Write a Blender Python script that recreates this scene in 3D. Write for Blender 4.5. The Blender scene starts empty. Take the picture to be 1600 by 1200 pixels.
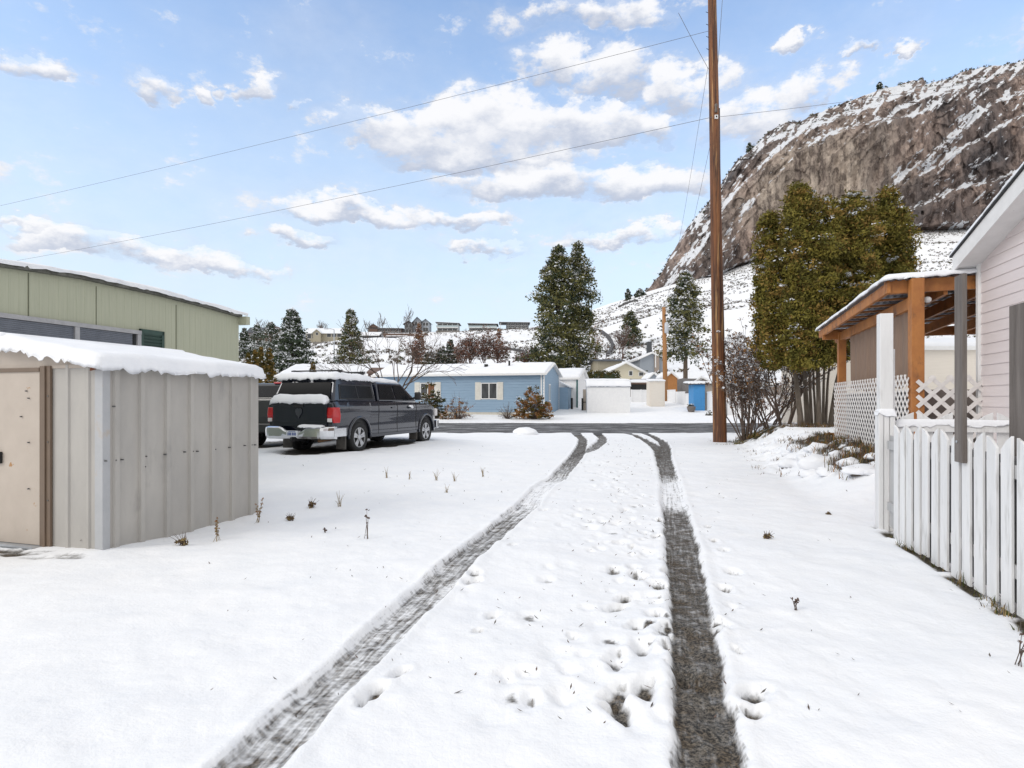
import bpy, bmesh, math, random
import numpy as np
from mathutils import Vector, Matrix
rnd = random.Random(7); R = math.radians
F, H, CX, CY = 950.0, 1.45, 800.0, 627.0          # lens and eye height measured from the place
sc = bpy.context.scene; COL = sc.collection
D = Vector((.273, .962, 0)); P = Vector((.962, -.273, 0))   # direction of the driveway, and across it
ROT = -math.atan2(.273, .962)                     # object rotation whose local +Y is D

def W(px, py, Z): return Vector(((px-CX)/F*Z, Z, H+(CY-py)/F*Z))
def ss(x, a, b):
    t = np.clip((np.asarray(x, float)-a)/(b-a), 0, 1); return t*t*(3-2*t)

# ---------------------------------------------------------------- noise
def vn(x, y, z=0.0, seed=0.0):
    x = np.asarray(x, float); y = np.asarray(y, float); z = np.asarray(z, float)+np.zeros_like(x)
    ix, iy, iz = np.floor(x), np.floor(y), np.floor(z); fx, fy, fz = x-ix, y-iy, z-iz
    fx, fy, fz = fx*fx*(3-2*fx), fy*fy*(3-2*fy), fz*fz*(3-2*fz)
    def h(a, b, c):
        v = np.sin(a*127.1+b*311.7+c*74.7+seed*17.3)*43758.5453; return v-np.floor(v)
    def l(a, b, t): return a+(b-a)*t
    return l(l(l(h(ix,iy,iz),h(ix+1,iy,iz),fx), l(h(ix,iy+1,iz),h(ix+1,iy+1,iz),fx), fy),
             l(l(h(ix,iy,iz+1),h(ix+1,iy,iz+1),fx), l(h(ix,iy+1,iz+1),h(ix+1,iy+1,iz+1),fx), fy), fz)
def fbm(x, y, z=0.0, o=4, seed=0.0, ridge=False):
    s = 0; a = 1; t = 0
    for k in range(o):
        n = vn(x*2**k, y*2**k, z*2**k, seed+k*3.1)
        if ridge: n = 1-abs(2*n-1)
        s = s+a*n; t += a; a *= .5
    return s/t                                     # 0..1

# ---------------------------------------------------------------- materials
MT = {}
def nodes(name):
    m = bpy.data.materials.new(name); m.use_nodes = True
    nt = m.node_tree; return m, nt, nt.nodes['Principled BSDF']
def N(nt, t, **kw):
    n = nt.nodes.new(t)
    for k, v in kw.items():
        if k in n.inputs: n.inputs[k].default_value = v
        else: setattr(n, k, v)
    return n
def noise(nt, sc_=5, det=4, rough=.6, stretch=(1,1,1), coord='Object'):
    tc = N(nt, 'ShaderNodeTexCoord'); mp = N(nt, 'ShaderNodeMapping'); mp.inputs['Scale'].default_value = stretch
    nt.links.new(tc.outputs[coord], mp.inputs['Vector'])
    n = N(nt, 'ShaderNodeTexNoise'); n.inputs['Scale'].default_value = sc_; n.inputs['Detail'].default_value = det
    n.inputs['Roughness'].default_value = rough; nt.links.new(mp.outputs[0], n.inputs['Vector']); return n
def ramp(nt, src, a, b, ca, cb):
    r = N(nt, 'ShaderNodeValToRGB'); e = r.color_ramp.elements
    e[0].position, e[1].position = a, b; e[0].color, e[1].color = (*ca, 1), (*cb, 1)
    nt.links.new(src, r.inputs[0]); return r
def M(name, c1, c2=None, s=6, a=.3, b=.7, rough=.6, bump=0, bs=30, stretch=(1,1,1), metal=0, spec=None, coat=0, c3=None, s3=2, a3=.55, b3=.65):
    if name in MT: return MT[name]
    m, nt, p = nodes(name)
    if c2 is None: c2 = tuple(x*.82 for x in c1)
    n = noise(nt, s, 5, .65, stretch); r = ramp(nt, n.outputs[0], a, b, c2, c1); out = r.outputs[0]
    if c3 is not None:
        n3 = noise(nt, s3, 4, .7, stretch); r3 = ramp(nt, n3.outputs[0], a3, b3, (0,0,0), (1,1,1))
        mx = N(nt, 'ShaderNodeMixRGB'); mx.inputs[2].default_value = (*c3, 1)
        nt.links.new(r3.outputs[0], mx.inputs[0]); nt.links.new(out, mx.inputs[1]); out = mx.outputs[0]
    nt.links.new(out, p.inputs['Base Color'])
    p.inputs['Roughness'].default_value = rough; p.inputs['Metallic'].default_value = metal
    if spec is not None: p.inputs['Specular IOR Level'].default_value = spec
    p.inputs['Coat Weight'].default_value = coat
    if bump:
        nb = noise(nt, bs, 3, .6, stretch); bp = N(nt, 'ShaderNodeBump'); bp.inputs['Strength'].default_value = bump
        bp.inputs['Distance'].default_value = .02
        nt.links.new(nb.outputs[0], bp.inputs['Height']); nt.links.new(bp.outputs[0], p.inputs['Normal'])
    MT[name] = m; return m
SNOW = M('snow_fresh', (.86,.87,.90), (.80,.82,.86), 3, rough=.75, bump=.25, bs=45, spec=.2)
SNOWF = M('snow_far', (.84,.85,.88), (.74,.76,.80), .5, rough=.8, spec=.1)
WHITE = M('white_paint', (.78,.78,.77), (.70,.70,.70), 8, rough=.55)
GLASS = M('window_glass', (.03,.035,.04), (.02,.022,.025), 2, rough=.08, spec=.8)
DARK = M('dark_gap', (.02,.02,.02), (.012,.012,.012), 5, rough=.8)
RUBBER = M('tyre_rubber', (.022,.022,.023), (.014,.014,.014), 20, rough=.8, bump=.3, bs=60)
CHROME = M('chrome', (.75,.76,.78), (.6,.61,.63), 3, rough=.12, metal=1)
ALLOY = M('alloy', (.62,.63,.65), (.45,.45,.46), 8, rough=.3, metal=.85)

# ---------------------------------------------------------------- mesh helpers
def link(o, parent=None):
    COL.objects.link(o)
    if parent is not None: o.parent = parent
    return o
def tag(o, label=None, cat=None, group=None, kind=None):
    if label: o['label'] = label
    if cat: o['category'] = cat
    if group: o['group'] = group
    if kind: o['kind'] = kind
    return o
def thing(name, loc, rz, label, cat, group=None):
    o = bpy.data.objects.new(name, None); link(o); o.location = loc; o.rotation_euler = (0, 0, rz)
    o.empty_display_size = .3
    return tag(o, label, cat, group)
class MB:
    def __init__(s): s.v = []; s.f = []; s.m = []
    def add(s, vs, fs, mi=0):
        k = len(s.v); s.v += [tuple(v) for v in vs]; s.f += [tuple(i+k for i in f) for f in fs]; s.m += [mi]*len(fs); return s
    def box(s, x0, x1, y0, y1, z0, z1, mi=0, mat=None):
        vs = [Vector(p) for p in ((x0,y0,z0),(x1,y0,z0),(x1,y1,z0),(x0,y1,z0),(x0,y0,z1),(x1,y0,z1),(x1,y1,z1),(x0,y1,z1))]
        if mat: vs = [mat @ v for v in vs]
        return s.add(vs, [(0,3,2,1),(4,5,6,7),(0,1,5,4),(1,2,6,5),(2,3,7,6),(3,0,4,7)], mi)
    def beam(s, a, b, w, h, up=Vector((0,0,1)), mi=0):
        a, b = Vector(a), Vector(b); d = (b-a); L = d.length; d.normalize()
        x = d.cross(up)
        if x.length < 1e-4: x = d.cross(Vector((0,1,0)))
        x.normalize(); z = x.cross(d)
        mt = Matrix((x, d, z)).transposed().to_4x4(); mt.translation = a
        return s.box(-w/2, w/2, 0, L, -h/2, h/2, mi, mt)
    def prism(s, poly, o, u, v, w, t, mi=0):
        """polygon (a,b) in plane u,v from o, extruded t along w"""
        o, u, v, w = map(Vector, (o, u, v, w)); n = len(poly)
        A = [o+u*a+v*b for a, b in poly]; B = [p+w*t for p in A]
        fs = [tuple(range(n)), tuple(range(2*n-1, n-1, -1))]+[(i, i+n, (i+1) % n+n, (i+1) % n) for i in range(n)]
        return s.add(A+B, fs, mi)
    def tube(s, pts, rs, n=6, mi=0, cap=True):
        pts = [Vector(p) for p in pts]; k = len(s.v); prev = None
        for i, p in enumerate(pts):
            d = (pts[min(i+1, len(pts)-1)]-pts[max(i-1, 0)])
            if d.length < 1e-6: d = Vector((0,0,1))
            d.normalize()
            if prev is None: x = d.cross(Vector((0,0,1)) if abs(d.z) < .9 else Vector((1,0,0))).normalized()
            else:
                x = prev-d*prev.dot(d)
                x = x.normalized() if x.length > 1e-5 else d.orthogonal().normalized()
            prev = x; y = d.cross(x); r = rs[i] if hasattr(rs, '__len__') else rs
            for j in range(n):
                a = 2*math.pi*j/n; s.v.append(tuple(p+x*(r*math.cos(a))+y*(r*math.sin(a))))
        for i in range(len(pts)-1):
            for j in range(n):
                s.f.append((k+i*n+j, k+i*n+(j+1) % n, k+(i+1)*n+(j+1) % n, k+(i+1)*n+j)); s.m.append(mi)
        if cap and n > 2:
            s.f.append(tuple(k+j for j in range(n-1, -1, -1))); s.m.append(mi)
            e = k+(len(pts)-1)*n; s.f.append(tuple(e+j for j in range(n))); s.m.append(mi)
        return s
    def lathe(s, prof, n=24, axis='x', o=(0,0,0), mi=0):
        k = len(s.v); o = Vector(o)
        for a_, r in prof:
            for j in range(n):
                t = 2*math.pi*j/n; c, q = r*math.cos(t), r*math.sin(t)
                s.v.append(tuple(o+(Vector((a_, c, q)) if axis == 'x' else Vector((c, q, a_)))))
        for i in range(len(prof)-1):
            for j in range(n):
                s.f.append((k+i*n+j, k+i*n+(j+1) % n, k+(i+1)*n+(j+1) % n, k+(i+1)*n+j)); s.m.append(mi)
        return s
    def build(s, name, mats, parent=None, smooth=False, bevel=0, seg=2):
        me = bpy.data.meshes.new(name); me.from_pydata(s.v, [], s.f)
        mats = mats if isinstance(mats, (list, tuple)) else [mats]
        for m in mats: me.materials.append(m)
        if len(mats) > 1: me.polygons.foreach_set('material_index', s.m)
        bm = bmesh.new(); bm.from_mesh(me); bmesh.ops.recalc_face_normals(bm, faces=bm.faces); bm.to_mesh(me); bm.free()
        if smooth: me.polygons.foreach_set('use_smooth', [True]*len(me.polygons))
        o = bpy.data.objects.new(name, me); link(o, parent)
        if bevel:
            b = o.modifiers.new('bevel', 'BEVEL'); b.width = bevel; b.segments = seg; b.limit_method = 'ANGLE'; b.angle_limit = R(35)
        return o
def npmesh(name, V, Fq, mats, mi=None, parent=None, smooth=False, attrs=None, uv=None):
    me = bpy.data.meshes.new(name); V = np.asarray(V, np.float32); Fq = np.asarray(Fq, np.int32); k = Fq.shape[1]
    me.vertices.add(len(V)); me.vertices.foreach_set('co', V.ravel())
    me.loops.add(Fq.size); me.loops.foreach_set('vertex_index', Fq.ravel())
    me.polygons.add(len(Fq)); me.polygons.foreach_set('loop_start', np.arange(0, Fq.size, k, dtype=np.int32))
    me.polygons.foreach_set('loop_total', np.full(len(Fq), k, np.int32))
    for m in (mats if isinstance(mats, (list, tuple)) else [mats]): me.materials.append(m)
    if mi is not None: me.polygons.foreach_set('material_index', np.asarray(mi, np.int32))
    if smooth: me.polygons.foreach_set('use_smooth', np.ones(len(Fq), bool))
    for nm, arr in (attrs or {}).items():
        a = me.attributes.new(nm, 'FLOAT', 'POINT'); a.data.foreach_set('value', np.asarray(arr, np.float32).ravel())
    if uv is not None:
        l = me.uv_layers.new(name='track'); l.data.foreach_set('uv', np.asarray(uv, np.float32)[Fq.ravel()].ravel())
    me.update(calc_edges=True); me.validate()
    o = bpy.data.objects.new(name, me); return link(o, parent)
def gridfaces(nu, nv, flip=False):
    i, j = np.meshgrid(np.arange(nu-1), np.arange(nv-1), indexing='ij'); a = (i*nv+j).ravel()
    f = np.stack([a, a+nv, a+nv+1, a+1], 1); return f[:, ::-1] if flip else f
def snow_slab(name, O, U, V, th, parent=None, res=.12, seed=1, over=.04, rag=.05, mat=None, lump=.35, droop=.04, gap=.004):
    """a layer of snow lying on the parallelogram O,U,V, rounded at its edges, with a ragged drooping lip"""
    O, U, V = Vector(O), Vector(U), Vector(V); n = U.cross(V).normalized()
    if n.z < 0: n = -n
    lu, lv = U.length, V.length; nu = max(6, int(lu/res)+1); nv = max(6, int(lv/res)+1); nu, nv = min(nu, 160), min(nv, 60)
    def axis(n_, L):
        e = min(.35, th*1.1/L); return np.concatenate([[0, e*.08, e*.35], np.linspace(e, 1-e, n_), [1-e*.35, 1-e*.08, 1]])
    u, v = axis(nu, lu), axis(nv, lv); nu, nv = len(u), len(v)
    A, B = np.meshgrid(u, v, indexing='ij'); X, Y = A*lu, B*lv
    d = np.minimum(np.minimum(X, lu-X), np.minimum(Y, lv-Y)); e = np.clip(d/(th*1.1), 0, 1)
    prof = np.sqrt(np.clip(1-(1-e)**2, 0, 1))
    T = th*prof*(1-lump+2*lump*fbm(X*1.6+seed, Y*1.6, 0, 3, seed))+gap
    w1 = (fbm(X*3+seed*7, Y*3, 5, 3, seed)-.5)*2*rag; du = np.where(X < lu/2, -1, 1)*(e < .9)*(1-e); 
    wx = np.where(np.minimum(X, lu-X) <= d+1e-6, np.where(X < lu/2, -1, 1), 0)*(1-e)*(over+w1)
    wy = np.where(np.minimum(Y, lv-Y) <= d+1e-6, np.where(Y < lv/2, -1, 1), 0)*(1-e)*(over+w1)
    dr = -droop*(1-e)**3*(.3+.8*vn(X*9+seed, Y*9, 3)+.9*vn(X*24+seed, Y*24, 3))
    o, uu, vv, nn = (np.array(q) for q in (O, U.normalized(), V.normalized(), n))
    top = o+(X+wx)[..., None]*uu+(Y+wy)[..., None]*vv+T[..., None]*nn+dr[..., None]*np.array([0, 0, 1.])
    bot = o+(X+wx*.7)[..., None]*uu+(Y+wy*.7)[..., None]*vv+np.full_like(T, gap)[..., None]*nn+(dr*.9)[..., None]*np.array([0, 0, 1.])
    nvt = nu*nv; f1 = gridfaces(nu, nv); f2 = gridfaces(nu, nv, True)+nvt
    ring = [i*nv for i in range(nu)]+[(nu-1)*nv+j for j in range(1, nv)]+[i*nv+nv-1 for i in range(nu-2, -1, -1)]+[j for j in range(nv-2, 0, -1)]
    ring = np.array(ring); r2 = np.roll(ring, -1); f3 = np.stack([ring, ring+nvt, r2+nvt, r2], 1)
    ob = npmesh(name, np.concatenate([top.reshape(-1, 3), bot.reshape(-1, 3)]), np.concatenate([f1, f2, f3]), mat or SNOW, parent=parent, smooth=True)
    bm = bmesh.new(); bm.from_mesh(ob.data); bmesh.ops.recalc_face_normals(bm, faces=bm.faces); bm.to_mesh(ob.data); bm.free()
    return ob
def leaves(C, rad, per, size, seed=0, aspect=1.8, up=0.0):
    """per kite-shaped leaf faces round each centre; returns verts, faces, centre index, offset"""
    g = np.random.default_rng(seed); C = np.asarray(C, float); n = len(C)*per
    idx = np.repeat(np.arange(len(C)), per); rr = np.broadcast_to(np.asarray(rad, float), (len(C),))[idx]
    off = g.normal(size=(n, 3)); off /= np.linalg.norm(off, axis=1)[:, None]; off *= (rr*g.random(n)**.5)[:, None]; off[:, 2] *= .75
    p = C[idx]+off; d = g.normal(size=(n, 3))+off/rr[:, None]*1.2; d[:, 2] += up; d /= np.linalg.norm(d, axis=1)[:, None]
    s = np.cross(d, g.normal(size=(n, 3))); s /= np.linalg.norm(s, axis=1)[:, None]
    L = (np.broadcast_to(np.asarray(size, float), (len(C),))[idx]*(.6+.8*g.random(n)))[:, None]; w = L/aspect
    V = np.stack([p-d*L*.5, p+s*w*.5, p+d*L*.5, p-s*w*.5], 1).reshape(-1, 3)
    return V, np.arange(len(V)).reshape(-1, 4), idx, off, g

# ---------------------------------------------------------------- the lie of the land
EP = [(-900,96),(100,96),(380,98),(480,97),(560,103),(640,108),(720,110),(780,113),(830,116),(870,124),(900,133),(950,152),(1000,168),(1060,186),(1130,203),(1180,222),(1250,242),(1390,268),(1545,272),(2300,272)]
def crestE(px): return np.interp(px, [a for a, b in EP], [b for a, b in EP])
def crestC(px): return np.interp(px, [-900,760,960,2300], [330,330,420,420])
DD, PP = (.273, .962), (.962, -.273)
def base_z(X, Y):
    g = np.interp(Y, [-1e4,24,30,36,41,44,48,60], [0,0,.06,.18,.4,.6,1.05,2.2])
    X = np.asarray(X, float); Y = np.asarray(Y, float)
    a = (X-4.1)*DD[0]+(Y-6.68)*DD[1]; q = (X-4.1)*PP[0]+(Y-6.68)*PP[1]
    g = g+.65*ss(q, -.5, 1.0)*ss(a, .3, 3.2)*(1-ss(Y, 21.5, 26))
    g = g+.13*ss(Y, 10, 14.5)*ss(-X, .5, 3)*(1-ss(Y, 22.5, 26))
    px = CX+F*X/np.maximum(Y, 1); C = crestC(px); E = crestE(px); zc = H+E/F*C
    t = np.clip((Y-58)/(C-58), 0, 1); hill = 2.1+(zc-2.1)*t**1.25
    bumps = (fbm(X*.02+3, Y*.02, 0, 4, 9)-.5)*14*ss(t, .02, .4)*(1-ss(t, .75, 1))
    beyond = np.clip(Y-C, 0, None); hill = hill+bumps-beyond*.06
    return np.where(Y < 58, g, hill)
def gz(x, y): return float(base_z(np.array([x]), np.array([y]))[0])
def G(px, Y, dz=0):                               # a point standing on the land
    x = (px-CX)/F*Y; return Vector((x, Y, gz(x, Y)+dz))
# wheel tracks: centre line as (x, y) on the ground, half width, cover (0 bare .. 1 snow)
def gp(px, py): Y = F*H/(py-CY); return ((px-CX)/F*Y, Y)
def path(pts): return [(*gp(a, b), w, c) for a, b, w, c in pts]
TR = [path([(372,1240,.108,.40),(468,1132,.11,.46),(580,1020,.11,.46),(662,940,.12,.48),(748,860,.12,.35),(795,820,.125,.35),(822,799,.13,.6),(835,780,.13,.88),(860,756,.13,.88),(871,751,.13,.55),(884,735,.16,.35),(901,716,.17,.2),(910,696,.15,.12),(911,688,.16,.15),(900,679,.2,.1)]),
      path([(903,714,.13,.3),(925,704,.17,.3),(940,692,.17,.2),(942,686,.16,.2),(932,678,.2,.1)]),
      path([(1112,1240,.12,.08),(1099,1132,.12,.08),(1085,1020,.122,.10),(1076,940,.13,.12),(1065,860,.15,.18),(1056,805,.15,.2),(1054,796,.15,.5),(1051,786,.15,.84),(1048,760,.15,.84),(1046,752,.15,.5),(1043,742,.16,.2),(1034,708,.21,.12),(1020,697,.15,.15),(1006,688,.13,.12),(990,681.5,.14,.1),(972,677,.2,.1)]),
      path([(1038,716,.16,.15),(1040,704,.15,.12),(1036,693,.15,.12),(1024,685,.14,.12),(1008,679,.16,.12),(996,675,.2,.1)])]
FOOT = [(802,860,.8),(742,906,1),(737,918,.9),(771,969,.9),(746,998,.5),(624,1066,.8),(582,1099,.9),(566,1116,.5),(850,805,.8),(960,789,.7),(964,854,.7),(990,894,1),(998,908,1.2),(976,942,1.1),(962,958,1.1),(994,991,1),(960,1054,1),(1005,1089,1.15),(966,1100,1.2),(970,1122,1.2),(1030,820,1),(1008,838,1),(1026,845,.9),(1030,922,1.25),(1024,974,1.1),(1002,1026,1),(1039,1005,1.1),(1044,995,.9),(1106,830,.7),(1117,854,.8),(1131,869,.8),(1146,902,1),(1132,927,1),(1145,956,.8),(1124,987,1.2),(1118,998,.7),(1151,1036,.5),(1180,1104,1.2),(1179,1128,.8),(1010,755,.9),(996,744,.6),(1016,736,.6),(998,762,.5),(1004,795,.6),(978,800,.5),(1020,780,.5),(1070,752,.5),(1090,778,.5),(985,730,.5),(968,748,.5),(1140,690,.6),(1128,780,.6),(988,860,.5),(1042,900,.9),(1040,880,.8)]
def seg_dist(X, Y, pts):
    best = np.full(X.shape, 1e9); lat = np.zeros_like(X); lon = np.zeros_like(X); hw = np.full_like(X, .13); cv = np.ones_like(X); s0 = 0
    for (x0,y0,w0,c0), (x1,y1,w1,c1) in zip(pts[:-1], pts[1:]):
        dx, dy = x1-x0, y1-y0; L = math.hypot(dx, dy); ux, uy = dx/L, dy/L
        t = np.clip(((X-x0)*ux+(Y-y0)*uy)/L, 0, 1); qx, qy = X-x0-dx*t, Y-y0-dy*t; d = np.hypot(qx, qy)
        k = d < best; best = np.where(k, d, best); lat = np.where(k, (X-x0)*uy-(Y-y0)*ux, lat)
        lon = np.where(k, s0+t*L, lon); hw = np.where(k, w0+(w1-w0)*t, hw); cv = np.where(k, c0+(c1-c0)*t, cv); s0 += L
    return best, lat, lon, hw, cv

# snow-covered ground sheet ------------------------------------------------
xs = np.unique(np.concatenate([-np.geomspace(2.2, 900, 90)[::-1], np.arange(-2.2, -1.5, .03), np.arange(-1.5, 2.2, .019), np.arange(2.2, 7.2, .04), 7.2+np.geomspace(.06, 900, 110)]))
xs = np.unique(np.concatenate([xs, np.arange(-12, -2.2, .12), np.linspace(-230, -12, 110), np.arange(7.2, 13, .12), np.linspace(13, 260, 110)]))
ys = [-12, -8, -5, -2, 0, 1, 1.6]; y = 1.9
while y < 1500:
    ys.append(y); y += max(.017, y*.0065) if y < 45 else y*.012
ys = np.array(ys+[1600, 2200, 3500])
X, Y = np.meshgrid(xs, ys, indexing='ij')
Z = base_z(X, Y); near = Y < 50
cover = np.ones_like(X); LU = np.zeros_like(X); LV = np.zeros_like(X)
Z += near*((fbm(X*.9, Y*.9, 0, 3, 2)-.5)*.07+(fbm(X*4, Y*4, 0, 3, 5)-.5)*.030*(1-ss(Y, 8, 25))+(fbm(X*14+Y*3, Y*9, 0, 2, 6)-.5)*.007*(1-ss(Y, 5, 12)))*(1-ss(Y, 40, 50))
a = (X-4.1)*DD[0]+(Y-6.68)*DD[1]; q = (X-4.1)*PP[0]+(Y-6.68)*PP[1]; bed = np.clip((1-ss(np.abs(q-.15), .3, 1.0))*ss(a, 3.4, 4.6)*(1-ss(a, 12.5, 14)), 0, 1)
Z += bed*((fbm(X*2.6, Y*2.6, 0, 4, 71, True)-.45)*.24)
Z += .05
for ti, pts in enumerate(TR):
    b, la, lo, hw, cv = seg_dist(X, Y, pts)
    wob = (fbm(X*7, Y*7, 0, 3, 4)-.5)*.05
    inn = 1-ss(b+wob, hw-.012, hw+.022+.02*(cv > .4)); berm = np.exp(-((b-hw-.05)/.04)**2)*.013
    snowy = ss(cv, .6, .95)
    Z = Z-inn*(.042-.02*snowy)+berm*near*(Y < 25)
    cover = np.minimum(cover, 1-inn*(1-cv)); k = b < hw+.1
    LU = np.where(k, la, LU); LV = np.where(k, lo+1+ti*40, LV)
g_ = np.random.default_rng(3)
for fx, fy, s in FOOT:
    cx, cy = gp(fx, fy); a = g_.uniform(-.6, .6)+ROT; r1, r2 = .05*s, (.075+.03*g_.random())*s*(1.0 if fy > 900 else .9)
    i0, i1 = np.searchsorted(xs, (cx-.4, cx+.4)); j0, j1 = np.searchsorted(ys, (cy-.4, cy+.4)); W_ = np.s_[i0:i1, j0:j1]; FX, FY, FZ, FC = X[W_], Y[W_], Z[W_], cover[W_]
    u = (FX-cx)*math.cos(a)+(FY-cy)*math.sin(a); v = -(FX-cx)*math.sin(a)+(FY-cy)*math.cos(a)
    q = np.sqrt((u/r1)**2+(v/r2)**2)+(fbm(FX*20, FY*20, 0, 2, 3)-.5)*.9
    dd = 1-ss(q, .5, 1.25); Z[W_] -= dd*.045*(1-.3*(FC < .9)); cover[W_] = np.minimum(FC, 1-(1-ss(q, .3, .95))*(.75+.25*min(1, s)))
    Z[W_] += np.exp(-((q-1.6)/.35)**2)*.007
# trampled strip left of the bare track
for k in range(210):
    t = g_.random(); Yc = 2.6*(20/2.6)**t; xc = .2*Yc*0+(.62+.165*(Yc-2.7))+g_.uniform(-.75, .05)*(1 if g_.random() < .7 else -.55)
    i0, i1 = np.searchsorted(xs, (xc-.35, xc+.35)); j0, j1 = np.searchsorted(ys, (Yc-.4, Yc+.4)); W_ = np.s_[i0:i1, j0:j1]; FX, FY = X[W_], Y[W_]
    r1 = g_.uniform(.025, .08); q = np.hypot((FX-xc)/r1, (FY-Yc)/(r1*1.3))+(fbm(FX*16, FY*16, 0, 2, 8)-.5)*1.0
    if k % 3 == 0: cover[W_] = np.minimum(cover[W_], 1-(1-ss(q, .25, .8))*g_.uniform(.5, .95))
    Z[W_] -= (1-ss(q, .3, 1.4))*g_.uniform(.008, .03); Z[W_] += np.exp(-((q-1.7)/.4)**2)*.004
# road: snow sheet dips away under the road sheet
rn, rf = 26.6, 35.6
edge = (fbm(X*.5, Y*.5, 0, 4, 12)-.5)*.9
inroad = ss(Y+edge, rn-.12, rn+.12)*(1-ss(Y+edge+.25, rf-.15, rf+.15))
Z = Z-inroad*.11; cover = np.where(near, np.minimum(cover, 1-inroad*.5), cover)
# bare wet ground below the parked vehicles
for (cx, cy, ang, a1, a2) in ((-4.35,17.6,R(18.9),1.15,3.2), (-7.2,18.6,R(17),1.0,2.8)):
    u = (X-cx)*math.cos(ang)-(Y-cy)*math.sin(ang); v = (X-cx)*math.sin(ang)+(Y-cy)*math.cos(ang)
    q = (np.abs(u/a1)**4+np.abs(v/a2)**4)**.25+(fbm(X*2.2, Y*2.2, 0, 4, 6)-.5)*.55
    k = 1-ss(q, .8, 1.0); Z -= k*.045; cover = np.minimum(cover, 1-k*.95)
# soil showing along the picket fence, lattice bed and shed foot
a = (X-4.1)*DD[0]+(Y-6.68)*DD[1]; q = (X-4.1)*PP[0]+(Y-6.68)*PP[1]
n1 = fbm(X*5, Y*5, 0, 4, 21); n2 = fbm(X*1.7, Y*1.7, 0, 4, 23)
fb = (1-ss(np.abs(q+.03-.0), .03, .12))*(a < .15)*(a > -3.4)*ss(n1, .36, .52)
lb = (1-ss(np.abs(q-.72), .18, .62))*ss(a, 2.2, 3)*(1-ss(a, 7.5, 8.8))*ss(n1*.6+n2*.4, .33, .45)
tb = (1-ss(np.hypot((X-9.0)/1.6, (Y-18.6)/1.0), .7, 1.2))*ss(n1*.5+n2*.5, .42, .55)
pb = (1-ss(np.hypot((X-8.15)/.75, (Y-20.2)/1.5), .6, 1.1))*ss(n1*.5+n2*.5, .36, .46)
sb = (1-ss(np.hypot((X+4.45)/.75, (Y-5.60-.30*(-X-4.45))/.15), .5, 1.1))*ss(n1, .42, .55)
bare = np.clip(fb*.9+lb+tb+pb+sb, 0, 1); cover = np.minimum(cover, 1-bare); Z -= bare*.035*near
grass = np.clip(lb+tb+pb*1.5+fb, 0, 1)
# shrub-speckled slopes are geometry; bare earth patches here
wear = np.where(Y > 58, 0, 0)
GM, nt, p = nodes('snow_ground'); L = nt.links.new
at = N(nt, 'ShaderNodeAttribute', attribute_name='cover'); ag = N(nt, 'ShaderNodeAttribute', attribute_name='grass')
n = noise(nt, 9, 6, .7); uvn = N(nt, 'ShaderNodeUVMap', uv_map='track'); mp = N(nt, 'ShaderNodeMapping'); mp.inputs['Scale'].default_value = (34, 1.3, 1)
L(uvn.outputs[0], mp.inputs['Vector']); st = N(nt, 'ShaderNodeTexNoise'); st.inputs['Scale'].default_value = 1; st.inputs['Detail'].default_value = 5; st.inputs['Roughness'].default_value = .65; L(mp.outputs[0], st.inputs['Vector'])
mp2 = N(nt, 'ShaderNodeMapping'); mp2.inputs['Scale'].default_value = (22, 34, 1); L(uvn.outputs[0], mp2.inputs['Vector'])
vr = N(nt, 'ShaderNodeTexVoronoi'); vr.inputs['Scale'].default_value = 1; L(mp2.outputs[0], vr.inputs['Vector'])
def mth(op, a_, b_=None, c_=None, clamp=False):
    m_ = N(nt, 'ShaderNodeMath', operation=op, use_clamp=clamp)
    for i, q_ in enumerate((a_, b_, c_)):
        if q_ is None: continue
        if isinstance(q_, (int, float)): m_.inputs[i].default_value = q_
        else: L(q_, m_.inputs[i])
    return m_.outputs[0]
nz_ = mth('ADD', mth('MULTIPLY', mth('SUBTRACT', st.outputs[0], .5), mth('MULTIPLY_ADD', at.outputs['Fac'], 1.7, .45)), mth('ADD', mth('MULTIPLY', mth('MULTIPLY', mth('SUBTRACT', vr.outputs[0], .42), at.outputs['Fac']), .6), mth('MULTIPLY', mth('SUBTRACT', n.outputs[0], .5), 1.1)))   # ~1.2 mean
val = mth('ADD', at.outputs['Fac'], mth('MULTIPLY', nz_, 1.3))
mr = N(nt, 'ShaderNodeMapRange', interpolation_type='SMOOTHSTEP'); mr.inputs['From Min'].default_value = .05; mr.inputs['From Max'].default_value = 1.0; L(val, mr.inputs['Value'])
full = N(nt, 'ShaderNodeMapRange'); full.inputs['From Min'].default_value = .80; full.inputs['From Max'].default_value = .97; L(at.outputs['Fac'], full.inputs['Value'])
f2 = mth('MAXIMUM', mr.outputs[0], full.outputs[0])
gr = noise(nt, 60, 5, .75); grav = ramp(nt, gr.outputs[0], .42, .62, (.022,.021,.020), (.19,.17,.145))
gr2 = noise(nt, 3, 4, .7); brn = ramp(nt, gr2.outputs[0], .45, .62, (0,0,0), (1,1,1)); bm_ = N(nt, 'ShaderNodeMixRGB', blend_type='MULTIPLY'); bm_.inputs[2].default_value = (.72,.6,.45,1)
L(brn.outputs[0], bm_.inputs[0]); L(grav.outputs[0], bm_.inputs[1])
soil = ramp(nt, gr.outputs[0], .4, .65, (.016,.012,.008), (.085,.07,.03)); m3 = N(nt, 'ShaderNodeMixRGB'); L(ag.outputs['Fac'], m3.inputs[0]); L(bm_.outputs[0], m3.inputs[1]); L(soil.outputs[0], m3.inputs[2])
sn = noise(nt, 2, 4, .6); snc = ramp(nt, sn.outputs[0], .3, .7, (.83,.845,.875), (.88,.885,.90))
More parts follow.
